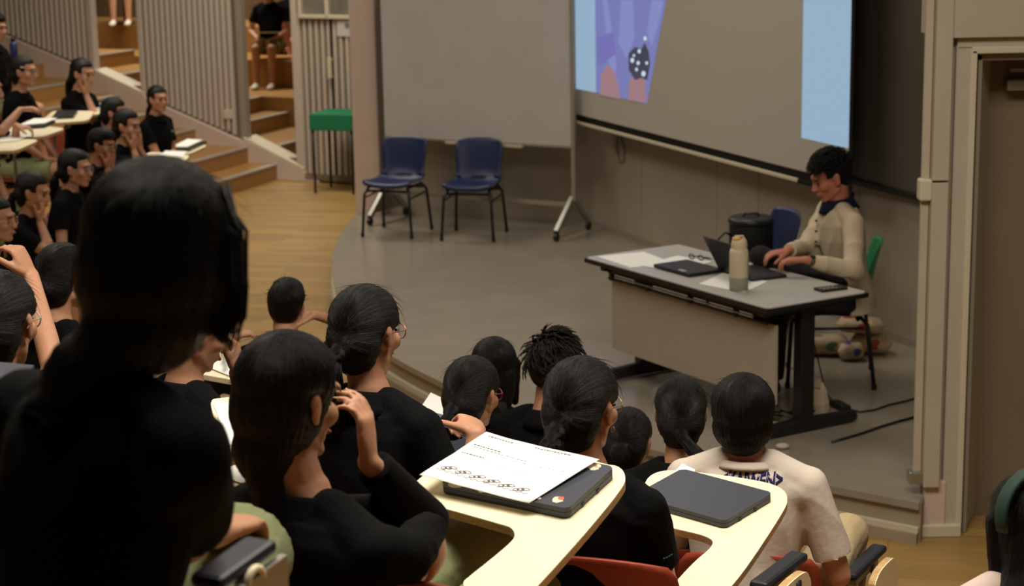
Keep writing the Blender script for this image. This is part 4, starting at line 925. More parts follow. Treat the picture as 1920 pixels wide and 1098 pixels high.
for i in range(330):
    th = R_.uniform(0, 2*pi); ph = R_.uniform(.0, 1.75); d0 = A(sin(ph)*cos(th), sin(ph)*sin(th), cos(ph)); b0_ = A(.084, .100, .09)*d0+A(0, -.02, .034)
    if b0_[1] > .06 and b0_[2] < .06: continue
    tg = A(.55+R_.normal()*.25+.5*d0[0], -.15+R_.normal()*.25+.8*d0[1], .15*R_.normal()-.45); tg -= d0*(tg@d0); tg /= np.linalg.norm(tg); l_ = R_.uniform(.04, .07)
    cv.append([H_(*(b0_*.96)), H_(*(b0_+d0*.014+tg*l_*.4)), H_(*(b0_+d0*.022+tg*l_*.8)), H_(*(b0_+d0*.020+tg*l_*1.15))])
tubes_hair('spiky_tufts', cv, HAIRB, kG['t'], .0055, True, 5)
kF = person('girl with long loose black hair in the front row', dep(928, 690, 7.0), 20, look=14, pitch=-8, tier=.0, s=.97, lean=12, hair='long', vox=.01, seed=15, sway=1.0, fly=50)
cv = []
for i in range(60):
    a = i/60; p0_ = kF['neck']-kF['f']*.07+kF['r']*(.05+.03*a)+Z3*.05
    cv.append([p0_, p0_-Z3*.1+kF['r']*(.01+.02*a), p0_-Z3*.2+kF['r']*(.04+.05*a), p0_-Z3*.30+kF['r']*(.06+.08*a), p0_-Z3*.38+kF['r']*(.065+.075*a)])
tubes_hair('loose_locks', cv, HAIR, kF['t'], .004, True, 5)
kD = person('boy with cropped black hair resting his head on his hand, before the wood floor', dep(537, 573, 8.1), 8, look=2, pitch=-4, roll=6, tier=.0, s=.97, lean=12, hair='short', fem=False, vox=.009, seed=16, rh=dep(588, 590, 8.1), rel=A(.8, .3, -.8), rhd=A(-.7, -.1, -.3), rn=A(0, -.2, 1), curl=40, fly=40)
kY = person('half hidden child leaning forward between the large girl and the cropped-haired boy', dep(372, 618, 5.0), 40, look=60, pitch=-25, tier=.68, s=.95, lean=14, hair='short', vox=.007, rh=dep(443, 700, 5.15), rel=A(.4, -.3, -1), rhd=A(0, .3, 1), rn=A(-1, 0, 0), curl=45, seed=17, sleeve=.8)
kY2 = person('child at the far side of the side locks holding a paper', dep(385, 590, 7.6), 60, look=80, pitch=-20, tier=.0, s=.95, lean=16, hair='short', vox=.01, rh=dep(432, 632, 7.7), rhd=A(1, .2, .2), curl=40, seed=18)
kL = person('girl in pale shirt with green hair band at the lower right corner', dep(1925, 985, 4.15), -10, look=-25, pitch=-6, tier=.34, s=.97, lean=10, hair='long', shirt=mat('pale_pink_shirt', (206, 184, 172), .85), nb=(-.01, -.03, -.115), shw=.19, vox=.008, seed=19, fly=60, tail=.8, seatz=.45)
HL = kL['H']; mk('hair_band', G().loft([HL(-.103*cos(a), -.035+.0*a, .035+.105*sin(a)) for a in np.linspace(-.25, pi+.25, 16)], [kL['HM'][:, 1]*.022]*16, [kL['HM']@A(-cos(a), 0, sin(a))*.007 for a in np.linspace(-.25, pi+.25, 16)], 8), mat('green_velvet', (22, 50, 40), .8), kL['t'], True)
# ---- left foreground M, N, hand
hM = dep(2, 604, 4.15)
kM = person('girl at the left edge with raised bent hand and her hair tied back', hM, 30, look=12, pitch=-8, tier=.80, s=.97, lean=10, hair='pony', vox=.0055, seed=20, tail=.5, glasses=mat('clear_grey_rim', (170, 168, 165), .25, .6),
            rh=dep(58, 515, 5.5), rel=('at', dep(100, 690, 5.25)), rhd=A(-.45, .1, .9), rn=A(-1, .3, -.3), curl=42, fly=60, seatz=.5)
kN = person('girl in black with smooth tied hair and hoop earring behind the large girl', dep(122, 520, 6.3), 40, look=32, pitch=-10, tier=.34, s=.97, lean=16, hair='pony', vox=.007, seed=21, tail=.5, fly=60)
mk('earring', G().tube([kN['H'](.084, -.005+.009*cos(a), -.045+.009*sin(a)) for a in np.linspace(0, 2*pi, 10)[:-1]], .0013, 5, True), mat('gold', (210, 170, 90), .3, .5, metal=1), kN['t'])
mk('earring', G().tube([kH['H'](.084, -.003+.007*cos(a), -.043+.007*sin(a)) for a in np.linspace(0, 2*pi, 10)[:-1]], .0012, 5, True), MATS['gold'], kH['t'])
# ---- left block
LOGO = mat('green_embroidery', (70, 150, 100), .7)
def logo(k, x=.07):
    p = k['neck']+k['r']*x-Z3*.14+k['f']*.135; mk('chest_badge', G().ell(p, (.012, .012, .010), seg=8, ring=6), LOGO, k['t'])
SILV = mat('silver_rim', (150, 148, 145), .3, .5, metal=.6)
kP = person('girl in black polo with hand over her mouth, low at the left edge', dep(64, 360, 11.7), 100, look=98, pitch=-14, tier=0, s=1.0, lean=16, hair='pony', vox=.009, rh='chin', seed=30, headz=1.06)
kQ = person('girl with glasses in profile, hair tied back, above the large girl\'s head', dep(143, 316, 12.4), 96, look=100, pitch=-6, tier=0, s=1.0, lean=18, hair='pony', vox=.009, glasses=SILV, seed=31, headz=1.08)
kR = person('tanned boy with glasses and chin on his hand', dep(192, 272, 13.3), 105, look=104, pitch=-10, tier=0, s=.98, lean=16, hair='short', fem=False, skin=SKIN2, vox=.009, lh='chin', rh='chin', glasses=SILV, seed=32, bang=True)
kS = person('girl with clasped hands at her mouth, elbows up', dep(240, 236, 13.9), 105, look=112, pitch=-6, tier=0, s=1.0, lean=14, hair='pony', vox=.009, lh='chin', rh='chin', seed=33, headz=1.05)
kS2 = person('girl behind the one with clasped hands, only her dark hair showing', dep(216, 212, 14.9), 100, look=100, pitch=-8, tier=0.1, s=1.0, lean=12, hair='pony', vox=.011, seed=34, headz=1.05)
kT = person('girl sitting upright alone beside the stair, looking over', dep(297, 186, 16.3), 118, look=136, pitch=-2, tier=0, s=1.0, lean=2, hair='pony', vox=.010, seed=35, lh=dep(318, 290, 16.3)); logo(kT, -.06)
kU = person('girl with her fist at her chin, seated by the stair stringer', dep(156, 138, 15.4), 112, look=118, pitch=-10, tier=.34, s=1.04, lean=6, hair='pony', vox=.010, rh='chin', seed=36); logo(kU)
kV = person('smiling girl with hair clip and glasses at the upper left', dep(46, 135, 14.6), 100, look=104, pitch=-2, tier=.40, s=1.06, lean=10, hair='pony', vox=.010, glasses=SILV, seed=37, tail=1.2)
mk('hair_clip', G().box(kV['H'](.088, .03, .045), (.006, .03, .006), *kV['HM'].T), PAPER, kV['t']); logo(kV)
kW = person('child at the left edge with forearms raised, behind paper-covered desks', dep(-22, 165, 12.6), 95, look=95, pitch=-8, tier=.34, s=1.0, lean=12, hair='pony', vox=.010, rh=dep(38, 205, 12.9), lh=dep(30, 235, 12.7), rhd=A(1, 0, .1), lhd=A(1, 0, -.2), seed=38)
kX = person('child with a dark head at the top left corner', dep(-8, 52, 16.4), 110, look=110, tier=.68, s=1.05, lean=8, hair='short', vox=.011, seed=39)
kO = person('child in glasses cut by the left edge, face in profile', dep(-6, 412, 9.9), 92, look=96, pitch=-4, tier=.05, s=1.0, lean=10, hair='pony', vox=.008, glasses=mat('gold_rim', (190, 140, 110), .3, metal=.5), seed=40, headz=1.06)
kW2 = person('child low at the left edge, bent over with dark sleeve', dep(-30, 212, 12.0), 95, look=95, pitch=-20, tier=.34, s=1.0, lean=16, hair='pony', vox=.011, seed=41)
# water bottle in blue at top left
tb_ = dep(27, 110, 16.2); t = thing('water_bottle', 'small dark blue bottle at the upper left beside a black sleeve', 'bottle', tb_)
mk('body', lathe(tb_, [(.03, 0), (.034, .005), (.034, .13), (.02, .15)]), mat('navy_bottle', (36, 44, 96), .4), t, True); mk('cap', lathe(tb_+Z3*.148, [(.021, 0), (.021, .03), (.018, .034)]), BMETAL, t, True)
# ---- hall beyond the openings: three seated children
gB = 'children seen through the wall openings'
def rear_child(label, foot, yaw, tier, seed, hx, s=1.02):
    foot = np.array(foot); f, r = fr(yaw); P = foot-f*(.43*s+.02); hd = P+Z3*(.43+.085+.68)*1.0; hd[2] = tier+.43+.085+.68
    return person(label, hd+f*.04, yaw, tier=tier, s=s, lean=10, hair='short' if seed % 2 else 'pony', vox=.011, seed=seed, group=gB, **hx)
f1 = at(492, 166, .70); f2 = at(566, 150, .70)
k1 = rear_child('child in black polo with bare knees and white sneakers in the right opening', f1, 188, .68, 50, {})
k2 = rear_child('child half hidden by the right jamb of the right opening', f2, 165, .68, 51, {})
f3 = at(225, 48, 1.37); k3 = rear_child('child whose legs and white sneakers show in the left opening', f3, 178, 1.36, 52, {})
for kk, lb in ((k1, 'seat under the child with bare knees in the right opening'), (k2, 'seat under the child half hidden by the right jamb'), (k3, 'seat under the child in the left opening')):
    seat(lb, kk['P'], atan2(kk['f'][0], kk['f'][1])*180/pi, kk['legs'][0][2][2]-.075, None, arms='')
cS = at(543, 145, .68); seat('empty red seat at the right jamb of the right opening', cS+A(.05, .25, 0), 200, .68, None, arms='', group=None)
g = G().prism([k1['P']+k1['f']*a+k1['r']*b+Z3*c for a, b, c in ((.16, -.15, .16), (.16, .12, .16), (.42, .12, .18), (.42, -.15, .18))], (0, 0, .012)); tag(center(mk('clipboard', g, PAPER)), 'pale board on the knees of the child in the right opening', 'board')
# ---- seats under the others
tb = {}
for k, yaw, nm, kind, tab in ((kB, 42, 'seat of the girl with hand on cheek, shell top showing at the bottom edge', '', None), (kC, 30, 'seat of the girl with the scrunchie', 'lp', 'open'), (kE, 30, 'seat of the girl with red glasses', 'lp', 'open'),
        (kJ, 8, 'seat of the girl with both ears showing', '', None), (kI, 20, 'seat of the half hidden child with round hair', '', None), (kG, 25, 'seat of the spiky-haired boy', '', None), (kF, 20, 'seat of the long-haired girl', '', None),
        (kD, 8, 'seat of the cropped-haired boy', '', None), (kY, 40, 'seat of the half hidden leaning child', 'p', 'open'), (kY2, 60, 'seat of the child holding a paper', '', 'open'), (kL, -10, 'seat of the girl with the green hair band', '', None),
        (kM, 45, 'seat of the girl with the raised hand', '', None), (kN, 50, 'seat of the girl with the hoop earring', '', None),
        (kP, 100, 'seat of the girl with hand over her mouth', '', None), (kQ, 96, 'seat of the girl with glasses in profile', '', None), (kR, 105, 'seat of the tanned boy with glasses', '', None), (kS, 105, 'seat of the girl with clasped hands', '', None),
        (kS2, 100, 'seat of the girl whose hair alone shows', '', None), (kT, 118, 'seat of the upright girl beside the stair', '', None), (kU, 112, 'seat of the girl with fist at chin', '', None), (kV, 100, 'seat of the smiling girl with hair clip', '', None),
        (kW, 95, 'seat of the child with raised forearms at the left edge', '', None), (kX, 110, 'seat of the child in the top left corner', '', None), (kO, 92, 'seat of the child cut by the left edge', '', None), (kW2, 95, 'seat of the child bent at the left edge', '', None)):
    tr = k['t'].location[2]; yaw = 22 if k is kB else yaw; o, W, f, r = seat(nm, at(655, 1070, 1.82)+fr(22)[0]*.24 if k is kB else k['P'], yaw, tr, tab, arms='RL' if tab else '')
    if kind: tab_items(W, f, r, .703, kind, 'on the tablet of the '+nm.replace('seat of the ', ''), None)
# K and H seats with their end armrests
oK, WK, fK, rK = seat('seat of the white-shirted boy, red shell below his back', at(1402, 1038, 1.14)+fr(12)[0]*.24, 12, .34, None, arms='', group=None)
oH, WH, fH, rH = seat('seat of the girl between the bright tablets, red shell at the bottom edge', at(1105, 1046, 1.48)+fr(18)[0]*.24, 18, .68, None, arms='', group=None)
def arm(par, pa, pb, z, cream, slabp):
    a_, b_ = at(*pa, z), at(*pb, z); d_ = b_-a_; l_ = np.linalg.norm(d_); d_ /= l_; s_ = np.cross(d_, Z3); c_ = (a_+b_)/2
    mk('armrest', G().box(c_, (l_, .05, .024), d_, s_), RUB, par, bevel=.01)
    mk('arm_bracket', G().tube([c_-Z3*.012, c_-Z3*.10-d_*.03, c_-Z3*.30-d_*.03], .011).tube([c_-Z3*.012+d_*.06, c_-Z3*.12+s_*.05, c_-Z3*.14+s_*.09], .009).box(c_-Z3*.03, (l_*.7, .02, .02), d_, s_), STEEL, par)
    mk('bracket_knob', G().cone(c_+s_*.055-Z3*.05-d_*.02, c_+s_*.055-Z3*.01-d_*.02, .014, .014, False, False), BMETAL, par, True)
    q = c_+s_*slabp[0]+d_*slabp[1]-Z3*slabp[2]
    P = [q+d_*u+Z3*v for u, v in closed_curve([(-.16, -.30), (-.16, -.06), (-.14, -.015), (-.09, 0), (.0, -.0), (.03, -.02), (.045, -.07), (.045, -.30)], 3)]
    tab_top('folded_tablet', P, s_, .022, par)
arm(oH, (1420, 1100), (1500, 1040), 1.335, True, (.06, .02, -.0)); arm(oK, (1590, 1082), (1650, 1025), 1.0, True, (.105, -.05, -.045))
# ---- the two bright tablets in the foreground
def big_tab(par, yaw, c, z0, tilt, outline, th=.02):
    f = fr(yaw)[0]; k = tan(rad(tilt)); n_ = A(-k*f[0], -k*f[1], 1); n_ /= np.linalg.norm(n_); C = at(*c, z0)
    P = closed_curve([onp(x, y, C, n_) for x, y in outline], 4); tab_top('tablet', P, n_, th, par); return C, n_
T1 = [(869, 1094), (880, 1080), (920, 1048), (955, 1018), (965, 1003), (958, 989), (935, 981), (850, 957), (795, 942), (777, 930), (773, 915), (785, 898), (835, 862), (900, 822), (935, 818), (1060, 848), (1130, 868), (1160, 875), (1172, 893), (1163, 918), (1105, 990), (1020, 1085), (985, 1118), (930, 1140), (885, 1120)]
T2 = [(1270, 1092), (1278, 1078), (1305, 1050), (1330, 1028), (1336, 1014), (1320, 1004), (1290, 996), (1240, 984), (1210, 970), (1205, 930), (1212, 900), (1232, 885), (1265, 881), (1310, 885), (1380, 894), (1440, 905), (1468, 918), (1476, 936), (1466, 962), (1410, 1048), (1370, 1100), (1330, 1140), (1285, 1120)]
oB = [o for o in bpy.data.objects if o.get('label', '').startswith('seat of the girl with hand on cheek')][0]
C1, n1 = big_tab(oB, 17, (1000, 960), 1.72, 8, T1); C2, n2 = big_tab(oH, 20, (1340, 950), 1.40, 8, T2)
def big_lap(name, label, C, n_, base, h, m):
    a, b, c = [onp(x, y, C, n_) for x, y in base]; d = a+(c-b); P = [a, b, c, d]; cen = sum(P)/4; t = thing(name, label, 'laptop', cen)
    def rr(P, ins, rad_):   # rounded quad
        Q = []; 
        for i in range(4):
            p = P[i]+(cen-P[i])*ins; q1 = P[i-1]-P[i]; q2 = P[(i+1) % 4]-P[i]; q1 = q1/np.linalg.norm(q1); q2 = q2/np.linalg.norm(q2)
            for u in (1, .55, .2): Q.append(p+q1*rad_*u*1.0+q2*rad_*(1-u)**2*1.0)
            for u in (.2, .55, 1): Q.append(p+q2*rad_*u+q1*rad_*(1-u)**2)
        return Q
    mk('base', G().prism([p+n_*.002 for p in rr(P, .0, .014)], n_*(h*.5)), m, t, bevel=.003); mk('lid', G().prism([p+n_*(.003+h*.5) for p in rr(P, .0, .014)], n_*(h*.45)), m, t, bevel=.003)
    for u in (.3, .62): mk('port', G().box(b+(c-b)*u+n_*h*.3, (.012, .004, .004), (c-b)/np.linalg.norm(c-b), (a-b)/np.linalg.norm(a-b), n_), BMETAL, t)
    return t, P, cen, (b-a)/np.linalg.norm(b-a), (d-a)/np.linalg.norm(d-a)
t1, PL1, cen1, u1, v1 = big_lap('closed_laptop', 'navy laptop with small pale stickers under the printed sheet, on the middle tablet', C1, n1, ((826, 924), (1066, 974), (1154, 894)), .024, LAPT)
t2, PL2, cen2, u2, v2 = big_lap('closed_laptop', 'plain dark navy closed laptop on the right-hand bright tablet', C2, n2, ((1188, 943), (1360, 992), (1450, 938)), .022, LAPT)
def on_top(x, y, C, n_, h): return onp(x, y, C+n_*h, n_)
for (x, y, m_, rx_) in ((852, 909, STICK, 12), (903, 919, STICK, 8), (1046, 936, STICK, 12), (1052, 934, STICKR, 7), (1010, 933, STICK, 5), (1112, 876, STICK, 11), (1120, 873, STICK, 8)):
    R_ = np.random.default_rng(x); P = [on_top(x+rx_*cos(a)*R_.uniform(.7, 1.25), y+rx_*.5*sin(a)*R_.uniform(.7, 1.25), C1, n1, .0258+(.0006 if m_ is STICKR else 0)) for a in np.linspace(0, 2*pi, 11)[:-1]]
    mk('sticker', G().prism(P, n1*.0006), m_, t1)
# the printed sheet, near-left corner curling free of the laptop
PS = [on_top(*p, C1, n1, .0285) for p in ((787, 899), (992, 943), (1124, 866), (912, 812))]
n_ = 14; V = []; 
def psheet(u, v, dz=0):
    q = (PS[0]*(1-u)+PS[1]*u)*(1-v)+(PS[3]*(1-u)+PS[2]*u)*v
    return q+n1*(.0+.012*max(0, .35-u)*max(0, .5-v)*8*.5+.003*sin(u*5+v*3)+.004+dz)
for i in range(n_+1):
    for j in range(n_+1): V.append(psheet(j/n_, i/n_))
K = (n_+1)**2; Fc = [(i*(n_+1)+j, i*(n_+1)+j+1, (i+1)*(n_+1)+j+1, (i+1)*(n_+1)+j) for i in range(n_) for j in range(n_)]
t = thing('printed_sheet', 'white printed worksheet lying over the stickered laptop', 'paper', sum(PS)/4)
o = mk('sheet', G().add(V, Fc), PAPER, t, True); m_ = o.modifiers.new('s', 'SOLIDIFY'); m_.thickness = .0006
g = G(); R_ = np.random.default_rng(2)
def txt(u0_, u1_, v, h=.006, dens=1.0):
    u = u0_
    while u < u1_:
        w_ = R_.uniform(.008, .028)
        if R_.random() < dens: g.prism([psheet(u, v, .0008), psheet(min(u+w_, u1_), v, .0008), psheet(min(u+w_, u1_), v+h*1.3, .0008), psheet(u, v+h*1.3, .0008)], n1*.0002)
        u += w_+.008
txt(.06, .28, .93, .011); txt(.47, .78, .945, .012); txt(.10, .85, .885, .003, .6)
txt(.05, .30, .72, .012); txt(.05, .55, .685, .005); txt(.30, .92, .64, .004, .6); txt(.05, .26, .54, .010); txt(.10, .95, .48, .003, .6); txt(.3, .95, .42, .003, .3)
mk('text_lines', g, mat('pale_ink', (112, 110, 114), .8), o)['kind'] = 'stuff'
g = G()
for i in range(6):
    u0_ = .10+i*.135; v0_ = .20-.006*i
    for k_ in range(3): g.tube([psheet(u0_+.03*k_+.026*cos(a)*(1+.2*k_), v0_+.02*k_+.022*sin(a), .0012) for a in np.linspace(0, 2*pi, 9)[:-1]], .0008, 4, True)
g.tube([psheet(.05+.0085*i, .16+.012*sin(i*.9)-.0002*i, .001) for i in range(100)], .0006, 4)
mk('drawn_shapes', g, INK, o)['kind'] = 'stuff'
# sheet under the second laptop
PS2 = [on_top(*p, C2, n2, .001) for p in ((1236, 915), (1300, 905), (1303, 880), (1279, 869))]
tag(center(mk('paper_sheet', G().prism(PS2, n2*.0008), PAPER)), 'corner of a white sheet under the plain navy laptop', 'paper')
# papers and devices further left in the foreground
def lone(name, label, pts, Z, th, m, cat):
    P = [dep(x, y, Z_) for (x, y), Z_ in zip(pts, Z)]; n_ = np.cross(P[1]-P[0], P[3]-P[0]); n_ /= np.linalg.norm(n_); n_ = n_ if n_[2] > 0 else -n_
    return tag(center(mk(name, G().prism(P, n_*th), m, bevel=.002 if th > .005 else 0)), label, cat)
def lonez(name, label, pts, z, th, m, cat):
    P = [at(x, y, z) for x, y in pts]; return tag(center(mk(name, G().prism(P, (0, 0, th)), m, bevel=.002 if th > .005 else 0)), label, cat)
#lonez('paper_sheet', 'white written sheet between the large girl and the girl with hand on cheek', ((430, 836), (482, 834), (452, 752), (400, 758)), 1.74, .001, PAPER, 'paper')
lonez('tablet_board', 'cream tablet board edge behind the hand of the girl with hand on cheek', ((600, 850), (660, 835), (700, 795), (640, 800)), 1.42, .02, CREAM, 'tablet')
lonez('paper_sheet', 'white sheet held by the half hidden leaning child', ((395, 690), (432, 705), (450, 690), (400, 668)), 1.42, .001, PAPER, 'paper')
lonez('closed_laptop', 'dark laptop at the left edge on a cream tablet', ((-60, 775), (-10, 782), (66, 703), (-20, 695)), 2.14, .02, LAPT, 'laptop')
lonez('tablet_board', 'cream tablet board under the laptop at the left edge', ((-70, 800), (5, 798), (50, 735), (-50, 720)), 2.115, .02, CREAM, 'tablet')
lonez('closed_laptop', 'navy laptop under the arm of the girl with the scrunchie', ((770, 882), (850, 890), (935, 850), (838, 815)), 1.40, .02, LAPT, 'laptop')
lonez('tablet_board', 'cream tablet board under the forearm of the girl with the scrunchie', ((765, 905), (870, 905), (960, 850), (838, 812)), 1.375, .02, CREAM, 'tablet')
#lonez('paper_sheet', 'crumpled white printed papers beside the sleeve of the girl with the scrunchie', ((785, 775), (830, 785), (842, 765), (808, 748)), 1.10, .012, PAPER, 'paper')
#lonez('closed_laptop', 'slate blue laptop below the crumpled papers', ((790, 800), (835, 805), (845, 775), (800, 768)), 1.06, .02, mat('slate_blue_shell', (96, 108, 128), .5), 'laptop')
lonez('tablet_board', 'cream tablet board under the sheet held by the leaning child', ((380, 712), (436, 722), (462, 690), (400, 664)), 1.395, .02, CREAM, 'tablet')
def desk_px(label, corners, Z, items, fl=0.0):
    cx = sum(c[0] for c in corners)/4; cy = sum(c[1] for c in corners)/4; z = float(dep(cx, cy, Z)[2]); t = thing('writing_tablet', label, 'tablet', at(cx, cy, z))
    q = [at(x, y, z) for x, y in corners]; pts = []
    for i in range(4):
        a_, b_, c__ = q[i-1], q[i], q[(i+1) % 4]; pts += [b_+(a_-b_)*.2, b_+(a_-b_)*.05+(c__-b_)*.05, b_+(c__-b_)*.2]
    P = closed_curve(pts, 3); tab_top('board', P, Z3, .02, t)
    c_ = at(cx, cy, z); mk('support_arm', G().tube([c_-Z3*.02, c_-Z3*.08, c_-Z3*.12+A(-.12, 0, 0), A(c_[0]-.14, c_[1], fl+.3), A(c_[0]-.14, c_[1], fl)], .012), STEEL, t)
    for nm, lb, cs, h0, h, m, cat in items: tag(center(mk(nm, G().prism([at(x, y, z)+Z3*h0 for x, y in cs], (0, 0, h)), m)), lb, cat)
desk_px('cream tablet before the smiling girl with hair clip', ((72, 232), (165, 226), (178, 208), (100, 207)), 14.8, [('closed_laptop', 'black laptop before the smiling girl with hair clip', ((98, 224), (138, 222), (146, 211), (108, 211)), .001, .02, LAPB, 'laptop')], .34)
desk_px('cream tablet at the left edge carrying a sheet, upper of two', ((-12, 258), (80, 256), (125, 240), (30, 232)), 13.2, [('closed_laptop', 'dark laptop under the sheet on the upper left-edge tablet', ((28, 244), (84, 240), (104, 230), (52, 230)), .001, .018, LAPB, 'laptop'), ('paper_sheet', 'white sheet on the upper left-edge tablet', ((34, 240), (84, 236), (108, 226), (64, 227)), .02, .001, PAPER, 'paper')])
desk_px('cream tablet at the left edge carrying a sheet, lower of two', ((-40, 284), (30, 282), (75, 262), (-10, 256)), 12.4, [('paper_sheet', 'white sheet on the lower left-edge tablet', ((-20, 270), (36, 264), (62, 252), (5, 252)), .004, .001, PAPER, 'paper')])
desk_px('cream tablet before the girl with fist at chin', ((150, 216), (206, 212), (214, 198), (168, 197)), 15.5, [('paper_sheet', 'white sheets before the girl with fist at chin', ((160, 206), (192, 205), (199, 195), (168, 195)), .004, .002, PAPER, 'paper')])
desk_px('cream tablet below the girl with clasped hands', ((262, 303), (345, 306), (356, 290), (280, 284)), 15.6, [('paper_sheet', 'white sheet below the girl with clasped hands', ((298, 296), (342, 296), (350, 285), (310, 284)), .004, .004, PAPER, 'paper')])
desk_px('cream tablet between the large girl and the girl with hand on cheek', ((420, 848), (484, 846), (458, 742), (392, 748)), 4.05, [('paper_sheet', 'white written sheet between the large girl and the girl with hand on cheek', ((430, 836), (482, 834), (452, 752), (400, 758)), .002, .001, PAPER, 'paper')], 1.02)
desk_px('cream tablet between the scrunchie girl\'s sleeve and the girl with red glasses', ((778, 812), (842, 822), (866, 772), (806, 742)), 6.6, [('closed_laptop', 'slate blue laptop beside the sleeve of the girl with the scrunchie', ((790, 800), (835, 806), (850, 778), (802, 768)), .001, .02, mat('slate_blue_shell', (96, 108, 128), .5), 'laptop'), ('paper_sheet', 'white papers on the slate blue laptop', ((788, 778), (832, 790), (846, 766), (808, 748)), .022, .004, PAPER, 'paper')], .0)
desk_px('cream tablet beside the stair holding a black laptop', ((312, 288), (356, 288), (390, 272), (345, 266)), 16.9, [('closed_laptop', 'black laptop beside the stair under white papers', ((316, 284), (356, 284), (388, 269), (350, 266)), .001, .02, LAPB, 'laptop'), ('paper_sheet', 'white papers on the black laptop beside the stair', ((322, 280), (352, 280), (380, 267), (352, 265)), .022, .003, PAPER, 'paper')])
# ---- lecturer
hX = dep(1556, 332, 10.35)
kX_ = person('young man in cream sweater with navy collar smiling down at his laptop', hX, -98, look=-100, pitch=-22, tier=.2, s=1.10, lean=9, hair='short', fem=False, vox=.007, shirt=SWEAT, bottom=TROUS, longbottom=True, long_sleeve=True, skin=mat('skin_warm', (188, 118, 92), .5, .35),
             rh=dep(1478, 470, 10.25), lh=dep(1512, 487, 10.02), rhd=A(-1, -.2, -.1), lhd=A(-1, .2, -.0), rel=A(.2, .6, -1), lel=A(.3, -.8, -1), nb=(.05, .01, -.145), seed=60, shoes=SHOEB, headz=1.04, curl=25, shw=.235, seatz=.45, bang=True)
H_ = kX_['H']; R_ = np.random.default_rng(8); cv = []
for i in range(420):
    th = R_.uniform(0, 2*pi); ph = R_.uniform(.0, 1.35); d0 = A(sin(ph)*cos(th), sin(ph)*sin(th), cos(ph)); b0_ = A(.080, .098, .086)*d0+A(0, -.018, .036)
    tg = A(R_.normal()*.6, .8+R_.normal()*.5, -.2+.3*R_.normal()); tg -= d0*(tg@d0); tg /= np.linalg.norm(tg); l_ = R_.uniform(.03, .05)
    if b0_[1] > .05 and b0_[2] < .07: continue
    cv.append([H_(*(b0_*.96)), H_(*(b0_+d0*.016+tg*l_*.35)), H_(*(b0_+d0*.022+tg*l_*.75)), H_(*(b0_+d0*.012+tg*l_*1.1))])
tubes_hair('tousled_locks', cv, HAIR, kX_['t'], .0055, True, 5)
wq = kX_['arms']['l']; wd = (wq[2]-wq[1]); wd /= np.linalg.norm(wd); wc = wq[2]-wd*.035
wt = mk('wristwatch', G().cone(wc-wd*.012, wc+wd*.012, .032, .032, False, False, 16), BMETAL, kX_['t'], True); mk('watch_face', G().box(wc+Z3*.03-A(0, .01, 0), (.03, .03, .012), wd, np.cross(wd, Z3)), LAPB, wt, bevel=.004)
mk('smile_teeth', G().ell(H_(0, .0885, -.058), A(.013, .0045, .003), kX_['HM'], 12, 6), TEETH, kX_['t'], True)
g = G()
for z_ in (-.10, -.16, -.22): g.ell(kX_['neck']+kX_['f']*(.125)-kX_['r']*.0+Z3*(z_), (.008, .008, .008), seg=10, ring=6)
mk('button', g, LAPB, kX_['t'], True)
# crossed leg lying above the other knee
kn0 = dep(1425, 470, 10.35)
blob('crossed_leg', G().cone(kX_['P']+kX_['f']*.12+Z3*.02-kX_['r']*.06, kn0-Z3*.03, .095, .066).cone(kn0-Z3*.03, kn0+A(.42, -.16, -.17), .062, .05), TROUS, kX_['t'], .009, 3, folds(.012, 3, 8))
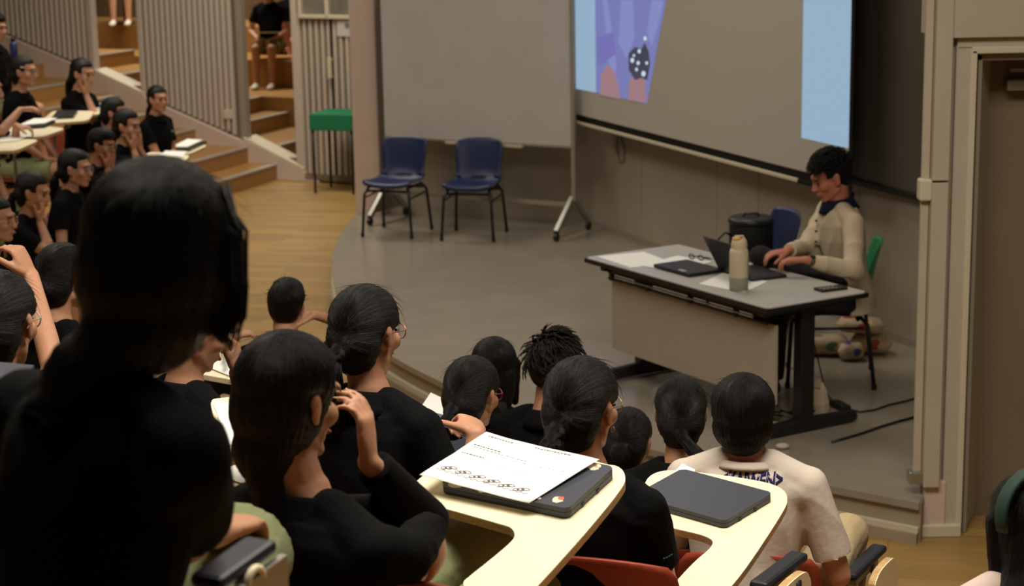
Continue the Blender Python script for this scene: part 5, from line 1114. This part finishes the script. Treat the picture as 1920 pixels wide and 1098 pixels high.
# ================================================================ bake, then lettering on the white shirt
bake()
def on_shirt(k, child, kind, u, v):
    """point on the back of the shirt, u to the right, v up from the neck"""
bvhs = {}
def back_hit(k, u, v):
    o = [c for c in k['t'].children if c.name.startswith('shirt')][0]
    if o.name not in bvhs:
        me = o.data; bvhs[o.name] = BVHTree.FromPolygons([tuple(x.co) for x in me.vertices], [tuple(p.vertices) for p in me.polygons])
    L0 = np.array(o.parent.location); s0 = k['neck']+k['r']*u+k['ax']*v-k['f']*.5-L0; h_ = bvhs[o.name].ray_cast(Vector(s0), Vector(k['f']))
    return (np.array(h_[0])+L0-k['f']*.0025) if h_[0] is not None else None
def letter(k, text, u0_, v0_, size, m, name, par):
    cu = bpy.data.curves.new('t', 'FONT'); cu.body = text; cu.size = size; cu.offset = size*.034; cu.resolution_u = 3; ob = bpy.data.objects.new('t', cu); COL.objects.link(ob); bpy.context.view_layer.update()
    me = bpy.data.meshes.new_from_object(ob.evaluated_get(bpy.context.evaluated_depsgraph_get())); bpy.data.objects.remove(ob)
    bm = bmesh.new(); bm.from_mesh(me); bmesh.ops.triangulate(bm, faces=bm.faces); bmesh.ops.subdivide_edges(bm, edges=[e for e in bm.edges if e.calc_length() > size*.15], cuts=2)
    for v in bm.verts:
        h_ = back_hit(k, u0_+v.co.x*.66, v0_+v.co.y)
        if h_ is not None: v.co = Vector(h_)-Vector(k['t'].location)
    bm.to_mesh(me); bm.free(); me.materials.clear()
    o = link(name, me, m, par); mm = o.modifiers.new('s', 'SOLIDIFY'); mm.thickness = .0012; return o
NAVYI = mat('navy_print_ink', (34, 34, 84), .8, .2)
letter(kK, '<KAIWEN>', -.062, -.062, .052, NAVYI, 'shirt_lettering', kK['t'])
g = G()
def bq(u0_, u1_, v0_, v1_, par=None):
    q = [back_hit(kK, u0_+(u1_-u0_)*a, v0_+(v1_-v0_)*b) for a, b in ((0, 0), (1, 0), (1, 1), (0, 1))]
    if all(x is not None for x in q): g.prism(q, -kK['f']*.0015)
bq(-.03, .055, -.42, -.395); bq(-.03, -.005, -.395, -.34); bq(.03, .055, -.46, -.42)
for i in range(8): bq(-.03+.012*i, -.024+.012*i, -.46, -.43)
if g.v: mk('shirt_print', g, NAVYI, kK['t'])
for (x, y, z_) in (): pass
# small green sleeve lettering as fine dashes
for k in (kC, kH):
    SH, E_, W_ = k['arms']['r']; d_ = (E_-SH)/np.linalg.norm(E_-SH); sd = np.cross(d_, Z3); sd /= np.linalg.norm(sd); o_ = -fw; g = G()
    out = k['r']*.8-k['f']*.6; out -= d_*(out@d_); out /= np.linalg.norm(out); tn = np.cross(d_, out)
    for i in range(3, 7):
        p = SH+d_*(.10 if k is kH else .17)*k['s']+out*.0655*k['s']*cos((i-4)*.11)+tn*.0655*k['s']*sin((i-4)*.11); g.box(p, (.006, .0045, .0015), d_*.5+tn*.2, tn, out)
    mk('sleeve_lettering', g, mat('teal_thread', (60, 140, 130), .7), k['t'])
